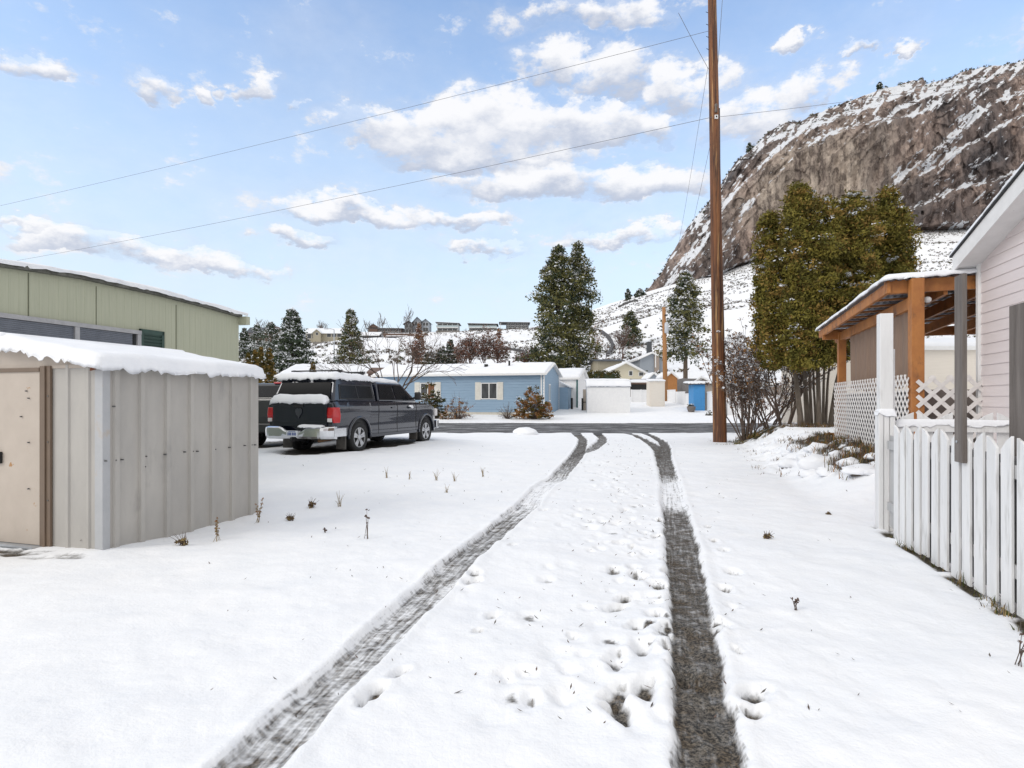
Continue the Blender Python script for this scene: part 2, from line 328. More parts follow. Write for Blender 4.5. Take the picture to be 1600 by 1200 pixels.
mx = N(nt, 'ShaderNodeMixRGB'); L(f2, mx.inputs[0]); L(m3.outputs[0], mx.inputs[1]); L(snc.outputs[0], mx.inputs[2])
afar = N(nt, 'ShaderNodeAttribute', attribute_name='scrub'); sp1 = noise(nt, .35, 6, .8); sp2 = noise(nt, .03, 4, .6)
sv = mth('ADD', mth('MULTIPLY', sp1.outputs[0], 1.0), mth('MULTIPLY', sp2.outputs[0], .55)); sv = mth('SUBTRACT', sv, mth('MULTIPLY', mth('SUBTRACT', 1, afar.outputs['Fac']), .5))
sr = N(nt, 'ShaderNodeMapRange', interpolation_type='SMOOTHSTEP'); sr.inputs['From Min'].default_value = .86; sr.inputs['From Max'].default_value = .97; L(sv, sr.inputs['Value'])
mx9 = N(nt, 'ShaderNodeMixRGB'); mx9.inputs[2].default_value = (.16,.125,.105,1); L(mth('MULTIPLY', sr.outputs[0], .85), mx9.inputs[0]); L(mx.outputs[0], mx9.inputs[1]); L(mx9.outputs[0], p.inputs['Base Color'])
p.inputs['Roughness'].default_value = .7; p.inputs['Specular IOR Level'].default_value = .25
b1 = noise(nt, 7, 6, .62); b2 = noise(nt, 55, 3, .6); hb = mth('ADD', mth('MULTIPLY', b1.outputs[0], 1.0), mth('ADD', mth('MULTIPLY', b2.outputs[0], .15), mth('MULTIPLY', f2, .25)))
bp = N(nt, 'ShaderNodeBump'); bp.inputs['Strength'].default_value = .34; bp.inputs['Distance'].default_value = .05; L(hb, bp.inputs['Height']); L(bp.outputs[0], p.inputs['Normal'])
o = npmesh('ground', np.stack([X, Y, Z], -1).reshape(-1, 3), gridfaces(len(xs), len(ys)), GM, smooth=True,
           attrs={'cover': cover, 'grass': grass*(1-ss(Y, 24, 25)), 'scrub': ss(Y, 90, 130)}, uv=np.stack([LU, LV], -1).reshape(-1, 2))
tag(o, 'snow covered ground with wheel tracks running towards the road', kind='structure')
# road
rx = np.arange(-130, 150, 1.0); ry = np.arange(25.5, 37.0, .5); RX, RY = np.meshgrid(rx, ry, indexing='ij')
RM, nt, p = nodes('asphalt_slush'); L = nt.links.new
n = noise(nt, 1.6, 7, .78, (.4,1.5,1)); gr = noise(nt, 30, 4, .7); c1 = ramp(nt, gr.outputs[0], .35, .7, (.045,.045,.048), (.12,.118,.118))
f = ramp(nt, n.outputs[0], .50, .66, (0,0,0), (.7,.7,.7)); mx = N(nt, 'ShaderNodeMixRGB'); mx.inputs[2].default_value = (.62,.63,.66,1)
L(f.outputs[0], mx.inputs[0]); L(c1.outputs[0], mx.inputs[1]); L(mx.outputs[0], p.inputs['Base Color']); p.inputs['Roughness'].default_value = .85; p.inputs['Specular IOR Level'].default_value = .2
rz = base_z(RX, RY)*1+.012
# keep the road clear of the garden bank
o = npmesh('road', np.stack([RX, RY, rz], -1).reshape(-1, 3), gridfaces(len(rx), len(ry)), RM, smooth=True)
tag(o, 'wet asphalt road crossing between the yards', kind='structure')

# ---------------------------------------------------------------- the cliff
CR = [(985,468),(1005,461),(1015,448),(1030,430),(1042,410),(1055,388),(1070,362),(1085,340),(1100,322),(1112,308),(1125,290),(1140,268),(1160,243),(1185,220),(1215,198),(1235,190),(1260,187),(1290,171),(1320,159),(1350,149),(1372,138),(1400,134),(1430,123),(1443,122),(1448,131),(1465,127),(1500,115),(1540,105),(1600,92),(1700,75),(1950,60)]
nc, nr, nb = 640, 300, 14
cpx = np.linspace(990, 1900, nc); cr_y = np.interp(cpx, [a for a, b in CR], [b for a, b in CR])+(fbm(cpx*.06, cpx*0, 0, 4, 2)-.5)*9
base_y = CY-crestE(cpx)+10; D0 = np.interp(cpx, [990, 2000], [418, 400])
t = np.linspace(0, 1, nr); PXg, Tg = np.meshgrid(cpx, t, indexing='ij'); D0g = D0[:, None]+0*Tg
hgt = np.clip((base_y-cr_y)/F*400, 4, None); Hg = hgt[:, None]*Tg; Lg = (PXg-990)/F*400
setb = hgt[:, None]*(.12*Tg+.36*Tg**4)
k1 = (Hg*.78-Lg*.62)/30+(fbm(Lg*.02, Hg*.02, 0, 4, 3)-.5)*2.6; fr1 = k1-np.floor(k1); fr1 = np.where(fr1 < .2, 1-fr1/.2, (fr1-.2)/.8)
k2 = (Hg*.72-Lg*.7)/9+(fbm(Lg*.035, Hg*.035, 0, 4, 8)-.5)*2.5; fr2 = k2-np.floor(k2); fr2 = np.where(fr2 < .22, 1-fr2/.22, (fr2-.22)/.78)
k3 = (Hg*.5+Lg*.86)/16+(fbm(Lg*.03, Hg*.03, 0, 3, 18)-.5)*3; fr3 = k3-np.floor(k3); fr3 = np.where(fr3 < .25, 1-fr3/.25, (fr3-.25)/.75)
rough = fbm(Lg*.06, Hg*.035, 0, 6, 5, True); rough2 = fbm(Lg*.3, Hg*.2, 0, 5, 15, True)
env = ss(Tg, 0, .08)*(1-.3*ss(Tg, .9, 1))
wall_ = np.exp(-(((PXg-1275)/115)**2+((Hg/hgt[:, None]-.52)/.3)**2))     # the smooth tan face
Yg = base_y[:, None]+(cr_y-base_y)[:, None]*Tg
def pdist(pl):                                     # signed distance (photo-scale units) to a ledge line on the face
    best = np.full(PXg.shape, 1e9); sg = np.zeros_like(PXg)
    for (x0, y0), (x1, y1) in zip(pl[:-1], pl[1:]):
        L2 = (x1-x0)**2+(y1-y0)**2; tt = np.clip(((PXg-x0)*(x1-x0)+(Yg-y0)*(y1-y0))/L2, 0, 1); d_ = np.hypot(PXg-x0-tt*(x1-x0), Yg-y0-tt*(y1-y0)); k_ = d_ < best
        best = np.where(k_, d_, best); sg = np.where(k_, np.sign((x1-x0)*(Yg-y0)-(y1-y0)*(PXg-x0)), sg)
    return best*sg
wv = (fbm(Lg*.05, Hg*.05, 0, 4, 61)-.5)*26
LEDGES = [([(1120,395),(1165,320),(1205,282),(1245,238),(1290,214),(1345,192),(1440,172),(1470,150)], 9), ([(1360,345),(1400,285),(1450,240),(1505,196),(1560,158),(1640,125)], 10), ([(1060,430),(1100,380),(1140,310),(1190,255),(1245,215),(1300,190)], 6), ([(1420,330),(1480,300),(1540,285),(1600,262),(1700,250)], 5), ([(1440,270),(1510,225),(1600,180),(1700,150)], 6), ([(1040,445),(1075,400),(1110,345)], 6), ([(1350,205),(1400,170),(1450,145),(1520,125)], 7), ([(1190,225),(1250,205),(1330,175),(1400,150)], 6)]
lsn = np.zeros_like(PXg); lst = np.zeros_like(PXg)
for pl, wd in LEDGES:
    sd_ = pdist(pl)+wv*.6; lsn = np.maximum(lsn, np.exp(-(sd_/wd)**2)); lst += ss(sd_, -3, 4)*2.6*np.exp(-(np.abs(sd_)/60)**2)
colm = fbm(Lg*.045, Hg*.012, 0, 5, 71, True); blk = np.floor(fbm(Lg*.03, Hg*.022, 0, 3, 81)*9)/9
led = lst*2.2+colm*10+blk*16+(1-fr1)**1.3*3*(1-.75*wall_)+(1-fr2)**1.5*2.2*(1-.6*wall_)+fr3*1.2
disp = (led+rough*6+rough2*2.5)*env*np.clip(hgt/60, .25, 1)[:, None]-wall_*3
dist = D0g+setb+10-disp
# crest sits on the measured skyline: height grows with the distance
el = (CY-(base_y[:, None]+(cr_y-base_y)[:, None]*Tg))/F
el = el+env*(1-Tg)*(rough2-.5)*.004
PX_ = (PXg-CX)/F
V1 = np.stack([PX_*dist, dist, H+el*dist], -1)
# plateau behind the crest
tb = np.linspace(0, 1, nb)[1:]; bd = dist[:, -1][:, None]+tb[None]*260; ez = V1[:, -1, 2][:, None]
V2 = np.stack([PX_[:, :1]*bd, bd, ez-tb[None]*(12+18*tb[None])], -1)
Vc = np.concatenate([V1, V2], 1); nv_ = Vc.shape[1]
du = np.gradient(Vc, axis=0); dv = np.gradient(Vc, axis=1); nn_ = np.cross(du, dv); nn_ /= np.linalg.norm(nn_, axis=-1)[..., None]+1e-9
nz = np.abs(nn_[..., 2]); pad = lambda q_, v_=1.: np.concatenate([q_, np.full((nc, nb-1), v_)], 1)
band = (np.exp(-((fr1-.93)/.09)**2)*ss(fbm(Lg*.035, Hg*.035, 0, 3, 31), .38, .6)+.55*np.exp(-((fr2-.9)/.12)**2)*ss(fbm(Lg*.05, Hg*.05, 0, 3, 33), .45, .62))*(1-.9*wall_)
edge_ = ss(Tg, .86, .99)*.22+.22*ss(1190-PXg, 0, 90)*ss(1190-PXg+60*rough, 0, 60)+.04
fine_ = fbm(Lg*.10+Hg*.06, (Hg*.72-Lg*.7)*.55, 0, 4, 51)
sn_ = np.clip(-.07+ss(nz[:, :nr], .45, .8)*.27*(1-.7*wall_)+ss(fine_, .50, .68)*.42*(1-.9*wall_)*(.55+.45*ss(rough, .4, .6))+band*.35+lsn*.42*ss(rough2, .30, .6)*(.45+.55*ss(fbm(Lg*.08, Hg*.08, 0, 3, 91), .35, .6))+(edge_)*ss(rough2+.6*(nz[:, :nr]-.4), .45, .8), 0, 1)
low = (1-ss(Tg, 0, .05)); sn_ = np.maximum(sn_, low)
CM, nt, p = nodes('cliff_rock'); L = nt.links.new
asn = N(nt, 'ShaderNodeAttribute', attribute_name='snow'); ata = N(nt, 'ShaderNodeAttribute', attribute_name='tan')
n = noise(nt, .035, 8, .68, (1, 1, .6)); c1 = ramp(nt, n.outputs[0], .34, .66, (.095,.09,.095), (.44,.335,.285))
c1.color_ramp.elements.new(.5).color = (.20,.16,.145,1)
n2 = noise(nt, .05, 6, .7, (1,1,.35)); c2 = ramp(nt, n2.outputs[0], .35, .65, (.26,.205,.175), (.60,.51,.42)); mx = N(nt, 'ShaderNodeMixRGB')
L(ata.outputs['Fac'], mx.inputs[0]); L(c1.outputs[0], mx.inputs[1]); L(c2.outputs[0], mx.inputs[2])
n4 = noise(nt, .22, 8, .78, (1,1,.28)); c4 = ramp(nt, n4.outputs[0], .42, .55, (.34,.33,.34), (1.15,1.15,1.15)); m4 = N(nt, 'ShaderNodeMixRGB', blend_type='MULTIPLY'); m4.inputs[0].default_value = .85
L(mx.outputs[0], m4.inputs[1]); L(c4.outputs[0], m4.inputs[2]); m4.inputs[0].default_value = .95
n3 = noise(nt, .22, 8, .75); 
def mth2(nt_, op, a_, b_):
    m_ = nt_.nodes.new('ShaderNodeMath'); m_.operation = op
    for i, q_ in enumerate((a_, b_)):
        if isinstance(q_, (int, float)): m_.inputs[i].default_value = q_
        else: nt_.links.new(q_, m_.inputs[i])
    return m_.outputs[0]
v_ = mth2(nt, 'ADD', asn.outputs['Fac'], mth2(nt, 'MULTIPLY', mth2(nt, 'SUBTRACT', n3.outputs[0], .5), 2.0))
mr = N(nt, 'ShaderNodeMapRange', interpolation_type='SMOOTHSTEP'); mr.inputs['From Min'].default_value = .46; mr.inputs['From Max'].default_value = .58; L(v_, mr.inputs['Value'])
ms = N(nt, 'ShaderNodeMixRGB'); ms.inputs[2].default_value = (.80,.82,.86,1); L(mr.outputs[0], ms.inputs[0]); L(m4.outputs[0], ms.inputs[1]); L(ms.outputs[0], p.inputs['Base Color'])
p.inputs['Roughness'].default_value = .9; p.inputs['Specular IOR Level'].default_value = .15
bp = N(nt, 'ShaderNodeBump'); bp.inputs['Strength'].default_value = .9; bp.inputs['Distance'].default_value = 3.5; nb_ = noise(nt, .16, 8, .75); L(nb_.outputs[0], bp.inputs['Height']); L(bp.outputs[0], p.inputs['Normal'])
o = npmesh('cliff', Vc.reshape(-1, 3), gridfaces(nc, nv_), CM, smooth=False, attrs={'snow': pad(sn_), 'tan': pad(np.clip(wall_*1.3, 0, 1), 0)})
tag(o, 'rocky mountain cliff dusted with snow above the valley', kind='structure')

# ---------------------------------------------------------------- vegetation
FOL = {'pine': ((.075,.08,.028),(.165,.15,.055)), 'spruce': ((.035,.055,.035),(.07,.09,.05)), 'cedar': ((.085,.085,.018),(.235,.19,.038)),
       'cedar_rust': ((.20,.12,.03),(.27,.18,.05)), 'arbor': ((.06,.055,.015),(.12,.09,.02)), 'rust': ((.20,.095,.03),(.36,.18,.06)), 'shrub': ((.05,.06,.02),(.09,.08,.025)),
       'sage': ((.07,.06,.055),(.13,.11,.09)), 'twig': ((.10,.07,.055),(.17,.12,.10)), 'redtwig': ((.15,.07,.05),(.22,.11,.08)), 'dark': ((.035,.05,.03),(.06,.075,.04))}
def LM(k): return M('leaf_'+k, FOL[k][1], FOL[k][0], 3, .35, .65, rough=.75, spec=.2)
BARK = M('bark', (.15,.11,.08), (.06,.045,.035), 9, rough=.9, bump=.6, bs=30, stretch=(1,1,.25))
BARKG = M('bark_grey', (.19,.155,.125), (.075,.06,.045), 9, rough=.9, bump=.6, bs=30, stretch=(1,1,.25))
TWIG = M('twig_bark', (.15,.11,.085), (.07,.05,.04), 9, rough=.9)
TWIGR = M('twig_red', (.13,.07,.05), (.07,.04,.03), 9, rough=.9)
def crown(name, C, rad, per, size, kinds, parent, snow=.15, seed=0, aspect=1.8, core=None, snowthr=.15):
    V, Fq, idx, off, g = leaves(C, rad, per, size, seed, aspect)
    n = len(Fq); mi = g.integers(0, len(kinds), len(C))[idx] if len(kinds) > 1 else np.zeros(n, int)
    flip = g.random(n) < .15; mi = np.where(flip, g.integers(0, len(kinds), n), mi)
    rr = np.broadcast_to(np.asarray(rad, float), (len(C),))[idx]
    # snow lies on the upper faces of some clumps
    cs = (g.random(len(C)) < min(1, snow*3))[idx]; sn = cs & (off[:, 2] > rr*snowthr) & (g.random(n) < .75)
    mi = np.where(sn, len(kinds), mi)
    # snow clumps are small lumps of upward faces
    q = V.reshape(-1, 4, 3); c = q.mean(1, keepdims=True); q2 = c+(q-c)*np.array([1.0, 1.0, .6]); q[sn] = q2[sn]
    return npmesh(name, q.reshape(-1, 3), Fq, [LM(k) for k in kinds]+[SNOWF], mi=mi, parent=parent)
def conifer(px, Y, top_y, wpx, label, name='conifer_tree', kinds=('spruce','dark'), snow=.3, seed=1, bare=.06, per=26, n=260, leaf=.3, shape=1.0, dz=0, cat='tree', group=None, clump=.11, lean=0, base=None):
    g = np.random.default_rng(seed); b = G(px, Y, dz) if base is None else base; top = H+(CY-top_y)/F*Y; h = top-b.z; w = wpx/F*Y/2
    t = thing(name, b, 0, label, cat, group)
    limbs = MB(); limbs.tube([(0,0,-.3),(.02*h*lean,0,h*.5),(0,0,h*.97)], [h*.022, h*.014, h*.004], 8)
    C = []; rad = []; ph = g.random(6)*6.28
    for i in range(n):
        u = g.random()**.8; z = h*(bare+(1-bare)*u)
        prof = (1-u)**.75*shape+(1-shape)*math.sin(math.pi*min(1, .12+.9*u))**.7 if shape < 1 else (1-u)**.8
        a = g.random()*6.283; lob = 1+(.30 if shape < .7 else .22)*(math.sin(a*2+z/h*9+ph[0])+math.sin(a*3-z/h*17+ph[1])+.6*math.sin(z/h*31+ph[2]+a)); r = w*1.08*max(.06, prof)*(.72+.38*g.random())*max(.35, lob); s = .35+.65*g.random()**.5
        C.append((r*s*math.cos(a), r*s*math.sin(a), z-r*s*.25+.04*h*(1-u)*0)); rad.append(max(.035*h*.5, w*clump*(1.6-.7*u))*(1.0+.5*g.random()))
        if i % 5 == 0: limbs.tube([(0,0,z), C[-1]], [h*.003, h*.0012], 3, cap=False)
    C.append((0,0,h*.985)); rad.append(.02*h)
    limbs.build('trunk', BARK, t)
    crown('crown', C, rad, per, leaf, kinds, t, snow, seed, snowthr=(-.25 if snow >= .5 else .1))
    return t
def branches(mb, base, d, L, r, depth, g, spread=.5, up=.15, nch=3, minr=.004, seg=3):
    pts = [base]; dd = Vector(d).normalized(); p = Vector(base)
    for i in range(seg):
        dd = (dd+Vector((g.normal(), g.normal(), g.normal()))*.10+Vector((0,0,up*.3))).normalized(); p = p+dd*(L/seg); pts.append(p.copy())
    mb.tube(pts, [max(minr, r*(1-.45*i/seg)) for i in range(seg+1)], 5 if r > .02 else 3, cap=False); ends.append(p.copy())
    if depth <= 0: return
    for k in range(nch):
        f = .35+.65*(k+1)/nch; q = Vector(pts[0]).lerp(Vector(pts[-1]), f) if f < 1 else p
        a = g.random()*6.283; side = dd.orthogonal().normalized(); side = Matrix.Rotation(a, 3, dd) @ side
        branches(mb, q, dd+side*spread*(.7+.7*g.random())+Vector((0,0,up)), L*(.55+.25*g.random()), r*.58, depth-1, g, spread, up, nch, minr, seg)
ends = []
def bare_tree(px, Y, h, label, name='bare_tree', seed=1, depth=4, r=.09, spread=.55, nstem=1, trunk=.25, mat=None, tuft=None, snow=0, cat='tree', group=None, nch=3, minr=.006, leaf=.06, base=None, splay=.5, per=8, up=.15):
    global ends
    g = np.random.default_rng(seed); b = G(px, Y, .0) if base is None else base; t = thing(name, b, 0, label, cat, group); mat = mat or TWIG
    mb = MB(); ends = []; tr = MB()
    if nstem == 1:
        tr.tube([(0,0,-.2),(0,0,h*trunk*.6),(.02,0,h*trunk)], [r*1.25, r, r*.9], 8); tr.build('trunk', mat, t, smooth=True); nst = 5
        for k in range(nst):
            a = k*6.283/nst+g.random(); branches(mb, Vector((0,0,h*trunk*(.85+.03*k))), (math.cos(a)*splay, math.sin(a)*splay, 1), h*.42, r*.55, depth-1, g, spread, up, nch, minr)
    else:
        for k in range(nstem):
            a = g.random()*6.283; s = splay*(.2+g.random()); branches(mb, Vector((.12*math.cos(a), .12*math.sin(a), -.1)), (math.cos(a)*s, math.sin(a)*s, 1), h*.5*(.8+.4*g.random()), r, depth-1, g, spread, up, nch, minr)
    mb.build('branches', mat, t)
    if tuft or snow:
        C = [tuple(e) for e in ends if e.z > h*.2]
        if snow: crown('snow_tufts', [C[i] for i in range(0, len(C), max(1, int(1/snow)))], .05+leaf*.5, 10, leaf*1.3, ('twig',), t, 1.0, seed, snowthr=-.6)
        if tuft: crown('foliage', C, leaf*1.6, per, leaf, tuft, t, .2, seed+1)
    return t

# two tall ponderosas ----------------------------------------------------
conifer(872, 95, 388, 88, 'tall bushy pine with the wider crown, left of its twin behind the blue house', 'pine_tree', ('pine','dark','pine'), .14, 11, .03, 40, 560, .42, .45, clump=.17)
conifer(903, 99, 381, 66, 'slimmer tall pine standing just right of the wider pine', 'pine_tree', ('pine','dark','pine'), .25, 12, .05, 36, 380, .40, .5, clump=.2)
conifer(1071, 70, 425, 72, 'pine with bare lower trunk behind the white fence, left of the near pole', 'pine_tree', ('pine','dark','pine'), .32, 13, .26, 34, 330, .32, .55, clump=.17)
conifer(985, 165, 487, 34, 'small round topped pine alone on the snowy hillside', 'pine_tree', ('dark','pine'), .15, 14, .03, 30, 160, .55, .4, clump=.24)
conifer(457, 78, 486, 78, 'snow laden spruce, the taller left one behind the pickup', 'spruce_tree', ('spruce','dark'), .34, 15, .02, 44, 420, .34, .9, clump=.15)
conifer(548, 75, 484, 52, 'narrow snow dusted spruce between the pickup and the bare tree', 'spruce_tree', ('spruce','pine'), .30, 16, .02, 40, 380, .26, .8, clump=.17)
for i, (px, ty, w, lab) in enumerate([(388,552,16,'leftmost brownish arborvitae beside the green wall'),(398,548,15,'second brownish arborvitae from the green wall'),(408,542,18,'tallest pointed arborvitae in the brownish row'),(421,545,18,'thick rusty arborvitae at the right end of the row, beside the spruce'),(489,566,14,'stubby rusty arborvitae under the right edge of the snowy spruce')]):
    conifer(px, 47+i, ty, w, lab, 'arborvitae', ('arbor','cedar_rust','arbor'), .06, 20+i, .0, 26, 130, .16, .35, group='arborvitae row by the green building', clump=.3)
for i, (px, Y, ty, w, lab, kk) in enumerate([(382,150,513,22,'dark snow dusted conifer peeking past the green wall end','dark'),(402,170,508,30,'dark round conifer on the far slope left of the spruce','dark'),(424,140,505,38,'grey green conifer touching the left side of the tall spruce','spruce'),(704,120,532,22,'small dark spruce left of the red brown trees','dark'),(780,200,513,16,'thin rust coloured larch alone on the snowy hill','rust'),(690,118,545,26,'low snowy conifer left of the small dark spruce','spruce'),(672,116,550,24,'snow covered low conifer behind the blue roof','spruce'),(1000,300,440,14,'small dark pine on the skyline left of the cliff foot','dark'),(981,395,452,9,'tiny pine on the skyline left of a bigger one','dark'),(655,130,505,18,'tall rusty larch in front of the gabled hill house','rust')]):
    conifer(px, Y if Y < 290 else 395, ty if Y < 290 else ty+ (12 if px == 1000 else 0), w, lab, 'larch_tree' if kk == 'rust' else 'conifer_tree', (kk, 'dark' if kk != 'rust' else 'redtwig'), .3, 40+i, .02, 30, 130, .4 if Y < 250 else 1.0, .6, clump=.25)
# bare and red-brown trees
bare_tree(613, 34, 5.4, 'bare many branched tree behind the cab of the pickup', seed=5, depth=5, r=.10, spread=.55, trunk=.22, nch=3, minr=.008, splay=1.05, base=G(613, 34), up=.02)
for i, (px, Y, h, lab) in enumerate([(735,112,5.4,'reddish brown leafless tree, left one above the blue roof'),(758,113,5.8,'reddish brown leafless tree, tallest one above the blue roof'),(778,114,4.2,'reddish brown leafless tree, right one above the blue roof'),(722,110,4.6,'short reddish tree beside the small dark spruce'),(650,116,5.2,'brown leafless tree above the blue roof, behind the bare tree')]):
    bare_tree(px, Y, h, lab, 'leafless_tree', 60+i, 4, .07, .5, 7, mat=TWIGR, tuft=('redtwig','twig'), leaf=.28, minr=.02, group='reddish trees behind the blue house', splay=.35, per=7)
bare_tree(842, 100, 3.6, 'dark red thicket at the left foot of the tall pines', 'shrub', 70, 4, .05, .6, 9, mat=TWIGR, tuft=('redtwig','twig'), leaf=.3, minr=.02, splay=.9, cat='shrub')
bare_tree(823, 102, 3.0, 'lower dark red thicket left of the bigger thicket', 'shrub', 71, 4, .05, .6, 9, mat=TWIGR, tuft=('redtwig','twig'), leaf=.3, minr=.02, splay=.9, cat='shrub')
bare_tree(972, 130, 5.5, 'purple brown leafless tree above the cream gabled house', 'leafless_tree', 72, 5, .08, .5, 4, mat=TWIGR, tuft=('twig',), leaf=.2, minr=.02, splay=.6, per=5)
bare_tree(932, 120, 6, 'thin rust brown tree right of the tall pines', 'leafless_tree', 73, 4, .06, .4, 3, mat=TWIGR, tuft=('rust',), leaf=.2, minr=.02, splay=.25, per=5)
for i, (px, Y, h) in enumerate([(410,330,9),(593,335,9),(577,328,7),(640,336,12),(512,335,8),(498,331,9)]):
    bare_tree(px, Y, h, ['bare tree on the skyline left of the tall spruce','bare tree on the skyline above the brown low house','shorter bare tree beside the brown low house','high bare tree on the skyline left of the gabled hill house','bare tree behind the cream hill house roof','bare tree behind the left roof of the cream hill house'][i], 'bare_tree', 80+i, 4, .12, .45, 3, minr=.05, splay=.45, group='bare trees on the skyline')

# front shrubs -----------------------------------------------------------
def bush(px, Y, w, h, label, kinds, seed, snow=.15, leaf=.09, n=90, per=30, name='shrub', base=None, group=None, spiky=.3):
    g = np.random.default_rng(seed); b = base if base is not None else G(px, Y, .03); t = thing(name, b, 0, label, 'shrub', group); C = []; mb = MB(); rad = []
    for i in range(n):
        a = g.random()*6.283; e = math.asin(g.random()); s = .45+.6*g.random(); c = Vector((math.cos(a)*math.cos(e)*w/2*s, math.sin(a)*math.cos(e)*w/2*s, math.sin(e)*h*s*.9+.08*h))
        C.append(tuple(c)); rad.append(w*.07*(.7+.6*g.random())); mb.tube([(c.x*.1, c.y*.1, 0), tuple(c*.6+Vector((0,0,.05))), tuple(c*(1+spiky*.4))], [.014, .009, .004], 3, cap=False)
    mb.build('stems', TWIG, t); crown('foliage', C, rad, per, leaf, kinds, t, snow, seed, 2.4); return t
bush(832, 38.2, 2.5, 2.0, 'rust brown evergreen shrub under the right corner of the blue house', ('rust','rust','arbor'), 101, .14, .13, 140, 40)
bush(716, 38.4, 2.1, 1.35, 'brown twiggy shrub with red tips between the two shuttered windows', ('rust','twig'), 102, .1, .10, 80, 14, spiky=.8)
bush(793, 38.6, 1.3, 1.0, 'small grey bare shrub left of the rust evergreen', ('sage',), 103, .3, .07, 60, 5, spiky=.9)
bush(682, 38.8, 1.5, 1.9, 'dark green shrub with snow beside the nose of the pickup', ('shrub','dark'), 104, .3, .12, 90, 34)
bush(698, 38.0, 1.0, .5, 'low dry shrub by the road in front of the blue house', ('rust','shrub'), 105, .3, .08, 40, 20)
bush(668, 38.6, 1.6, 2.6, 'tall green shrub hiding the left shutter', ('shrub','arbor'), 106, .25, .12, 80, 26)
# clipped hedge behind the white shed
t = thing('hedge', G(943, 55), 0, 'clipped dark green hedge behind the white shed', 'hedge'); g = np.random.default_rng(5)
hz = H+(CY-590)/F*55-gz(8.3, 55); C = np.stack([g.uniform(-1.7, 1.4, 420), g.uniform(-.5, .5, 420), g.uniform(.1, hz+.55, 420)], 1); crown('foliage', C, .26, 26, .14, ('arbor','shrub'), t, .08, 5)
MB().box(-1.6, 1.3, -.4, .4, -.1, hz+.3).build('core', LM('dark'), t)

# sagebrush over the slopes: nobody could count it
g = np.random.default_rng(9); C = []; rad = []
while len(C) < 9000:
    px = g.uniform(340, 1600); Yb = g.uniform(85, 415) if px > 820 else g.uniform(110, 328)
    if px < 820 and g.random() < .55: continue
    x = (px-CX)/F*Yb
    k = fbm(np.array([x*.03]), np.array([Yb*.03]), 0, 3, 40)[0]+(.12 if px > 950 and Yb > 200 else 0)
    if k < .44+.16*g.random(): continue
    if Yb > 385 and px < 1000 and g.random() < .5: continue
    C.append((x, Yb, gz(x, Yb)+.35)); rad.append(g.uniform(.25, .8)*(1 if g.random() < .9 else 2.0))
o = crown('sagebrush', C, rad, 13, .5, ('sage','twig','shrub','sage'), None, .2, 9, 2); tag(o, 'dark low brush scattered over the snowy slopes', kind='stuff')
g = np.random.default_rng(19); C = []; rad = []           # brush and small pines along the cliff edge
for i in range(240):
    ci = int(g.uniform(0, nc-1)); rr_ = int(g.choice([nr-1, nr-1, nr-3, nr-8, nr-20])); q = Vc[ci, rr_]; C.append(q+np.array([0, 0, .6])); rad.append(g.uniform(.5, 1.7))
o = crown('cliff_brush', C, rad, 18, 1.0, ('dark','sage','shrub'), None, .2, 19, 2); tag(o, 'low pines and brush clinging to the cliff top', kind='stuff')
for i, (px, lab) in enumerate([(1375,'lone little pine on the cliff top skyline'),(1171,'small pine on the left shoulder of the cliff')]):
    ci = int(np.argmin(abs(cpx-px))); q = Vc[ci, nr-1]; conifer(px, q[1], np.interp(px, [a for a, b in CR], [b for a, b in CR])-9, 8, lab, 'conifer_tree', ('dark',), .1, 90+i, .1, 24, 40, 1.0, .6, clump=.35, base=Vector(q)-Vector((0,0,.5)))

# ================================================================= buildings and things near the camera
GREEN = M('green_siding', (.44,.45,.34), (.385,.40,.30), 4, rough=.6, stretch=(1,6,.3), bump=.1, bs=12)
GREENT = M('dark_green_paint', (.035,.075,.06), (.03,.06,.05), 6, rough=.5)
ALU = M('aluminium_trim', (.45,.45,.46), (.33,.33,.34), 8, rough=.45, metal=.3)
BLIND = M('blind_slats', (.20,.22,.26), (.15,.165,.2), 5, rough=.4)
def px2v(px, cx, cy, dx, dy):                      # distance along a line at which it crosses that view angle
    r = (px-CX)/F; return (cx-r*cy)/(r*dy-dx)
def local_to(t): return t
# --- green building
gc = Vector((-6.18, 13.75, 0)); t = thing('green_building', gc, ROT, 'long pale green sided building with a bowed snowy roof behind the metal shed', 'building')
prof = [(0.,3.36),(1.1,3.43),(2.2,3.48),(3.75,3.50),(4.8,3.45),(5.9,3.38),(7.0,3.28)]
mb = MB(); poly = [(0,.0)]+[(-a, b) for a, b in prof]+[(-7,0)]
mb.prism([(a, b) for a, b in poly], (0,0,0), (0,1,0), (0,0,1), (-1,0,0), 6.5)
k = 0
for i in range(46):                               # shallow ribs of the siding
    yy = -.02-.15*i; zt = np.interp(-yy, [a for a, b in prof], [b for a, b in prof])-.02
    mb.box(0, .0022, yy-.05, yy, .02, float(zt))
mb.build('wall', GREEN, t)
for px in (44, 150, 275): v = px2v(px, gc.x, gc.y, .273, .962); MB().box(.0, .009, v-.005, v+.005, 0, 3.36 if px > 250 else 3.42).build('seam', M('seam_green', (.13,.14,.09)), t)
mb = MB()
for (a, b), (c, d) in zip(prof[:-1], prof[1:]): mb.beam((.04,-a,b+.02), (.04,-c,d+.02), .12, .07)
mb.build('roof_edge', M('grey_roof_edge', (.16,.16,.14), (.07,.07,.06), 14, rough=.8), t)
MB().box(-.05, .22, -.02, .10, 3.18, 3.36).build('gutter_end', GREEN, t)
v0, v1, v2 = (px2v(q, gc.x, gc.y, .273, .962) for q in (217, 117, -60))
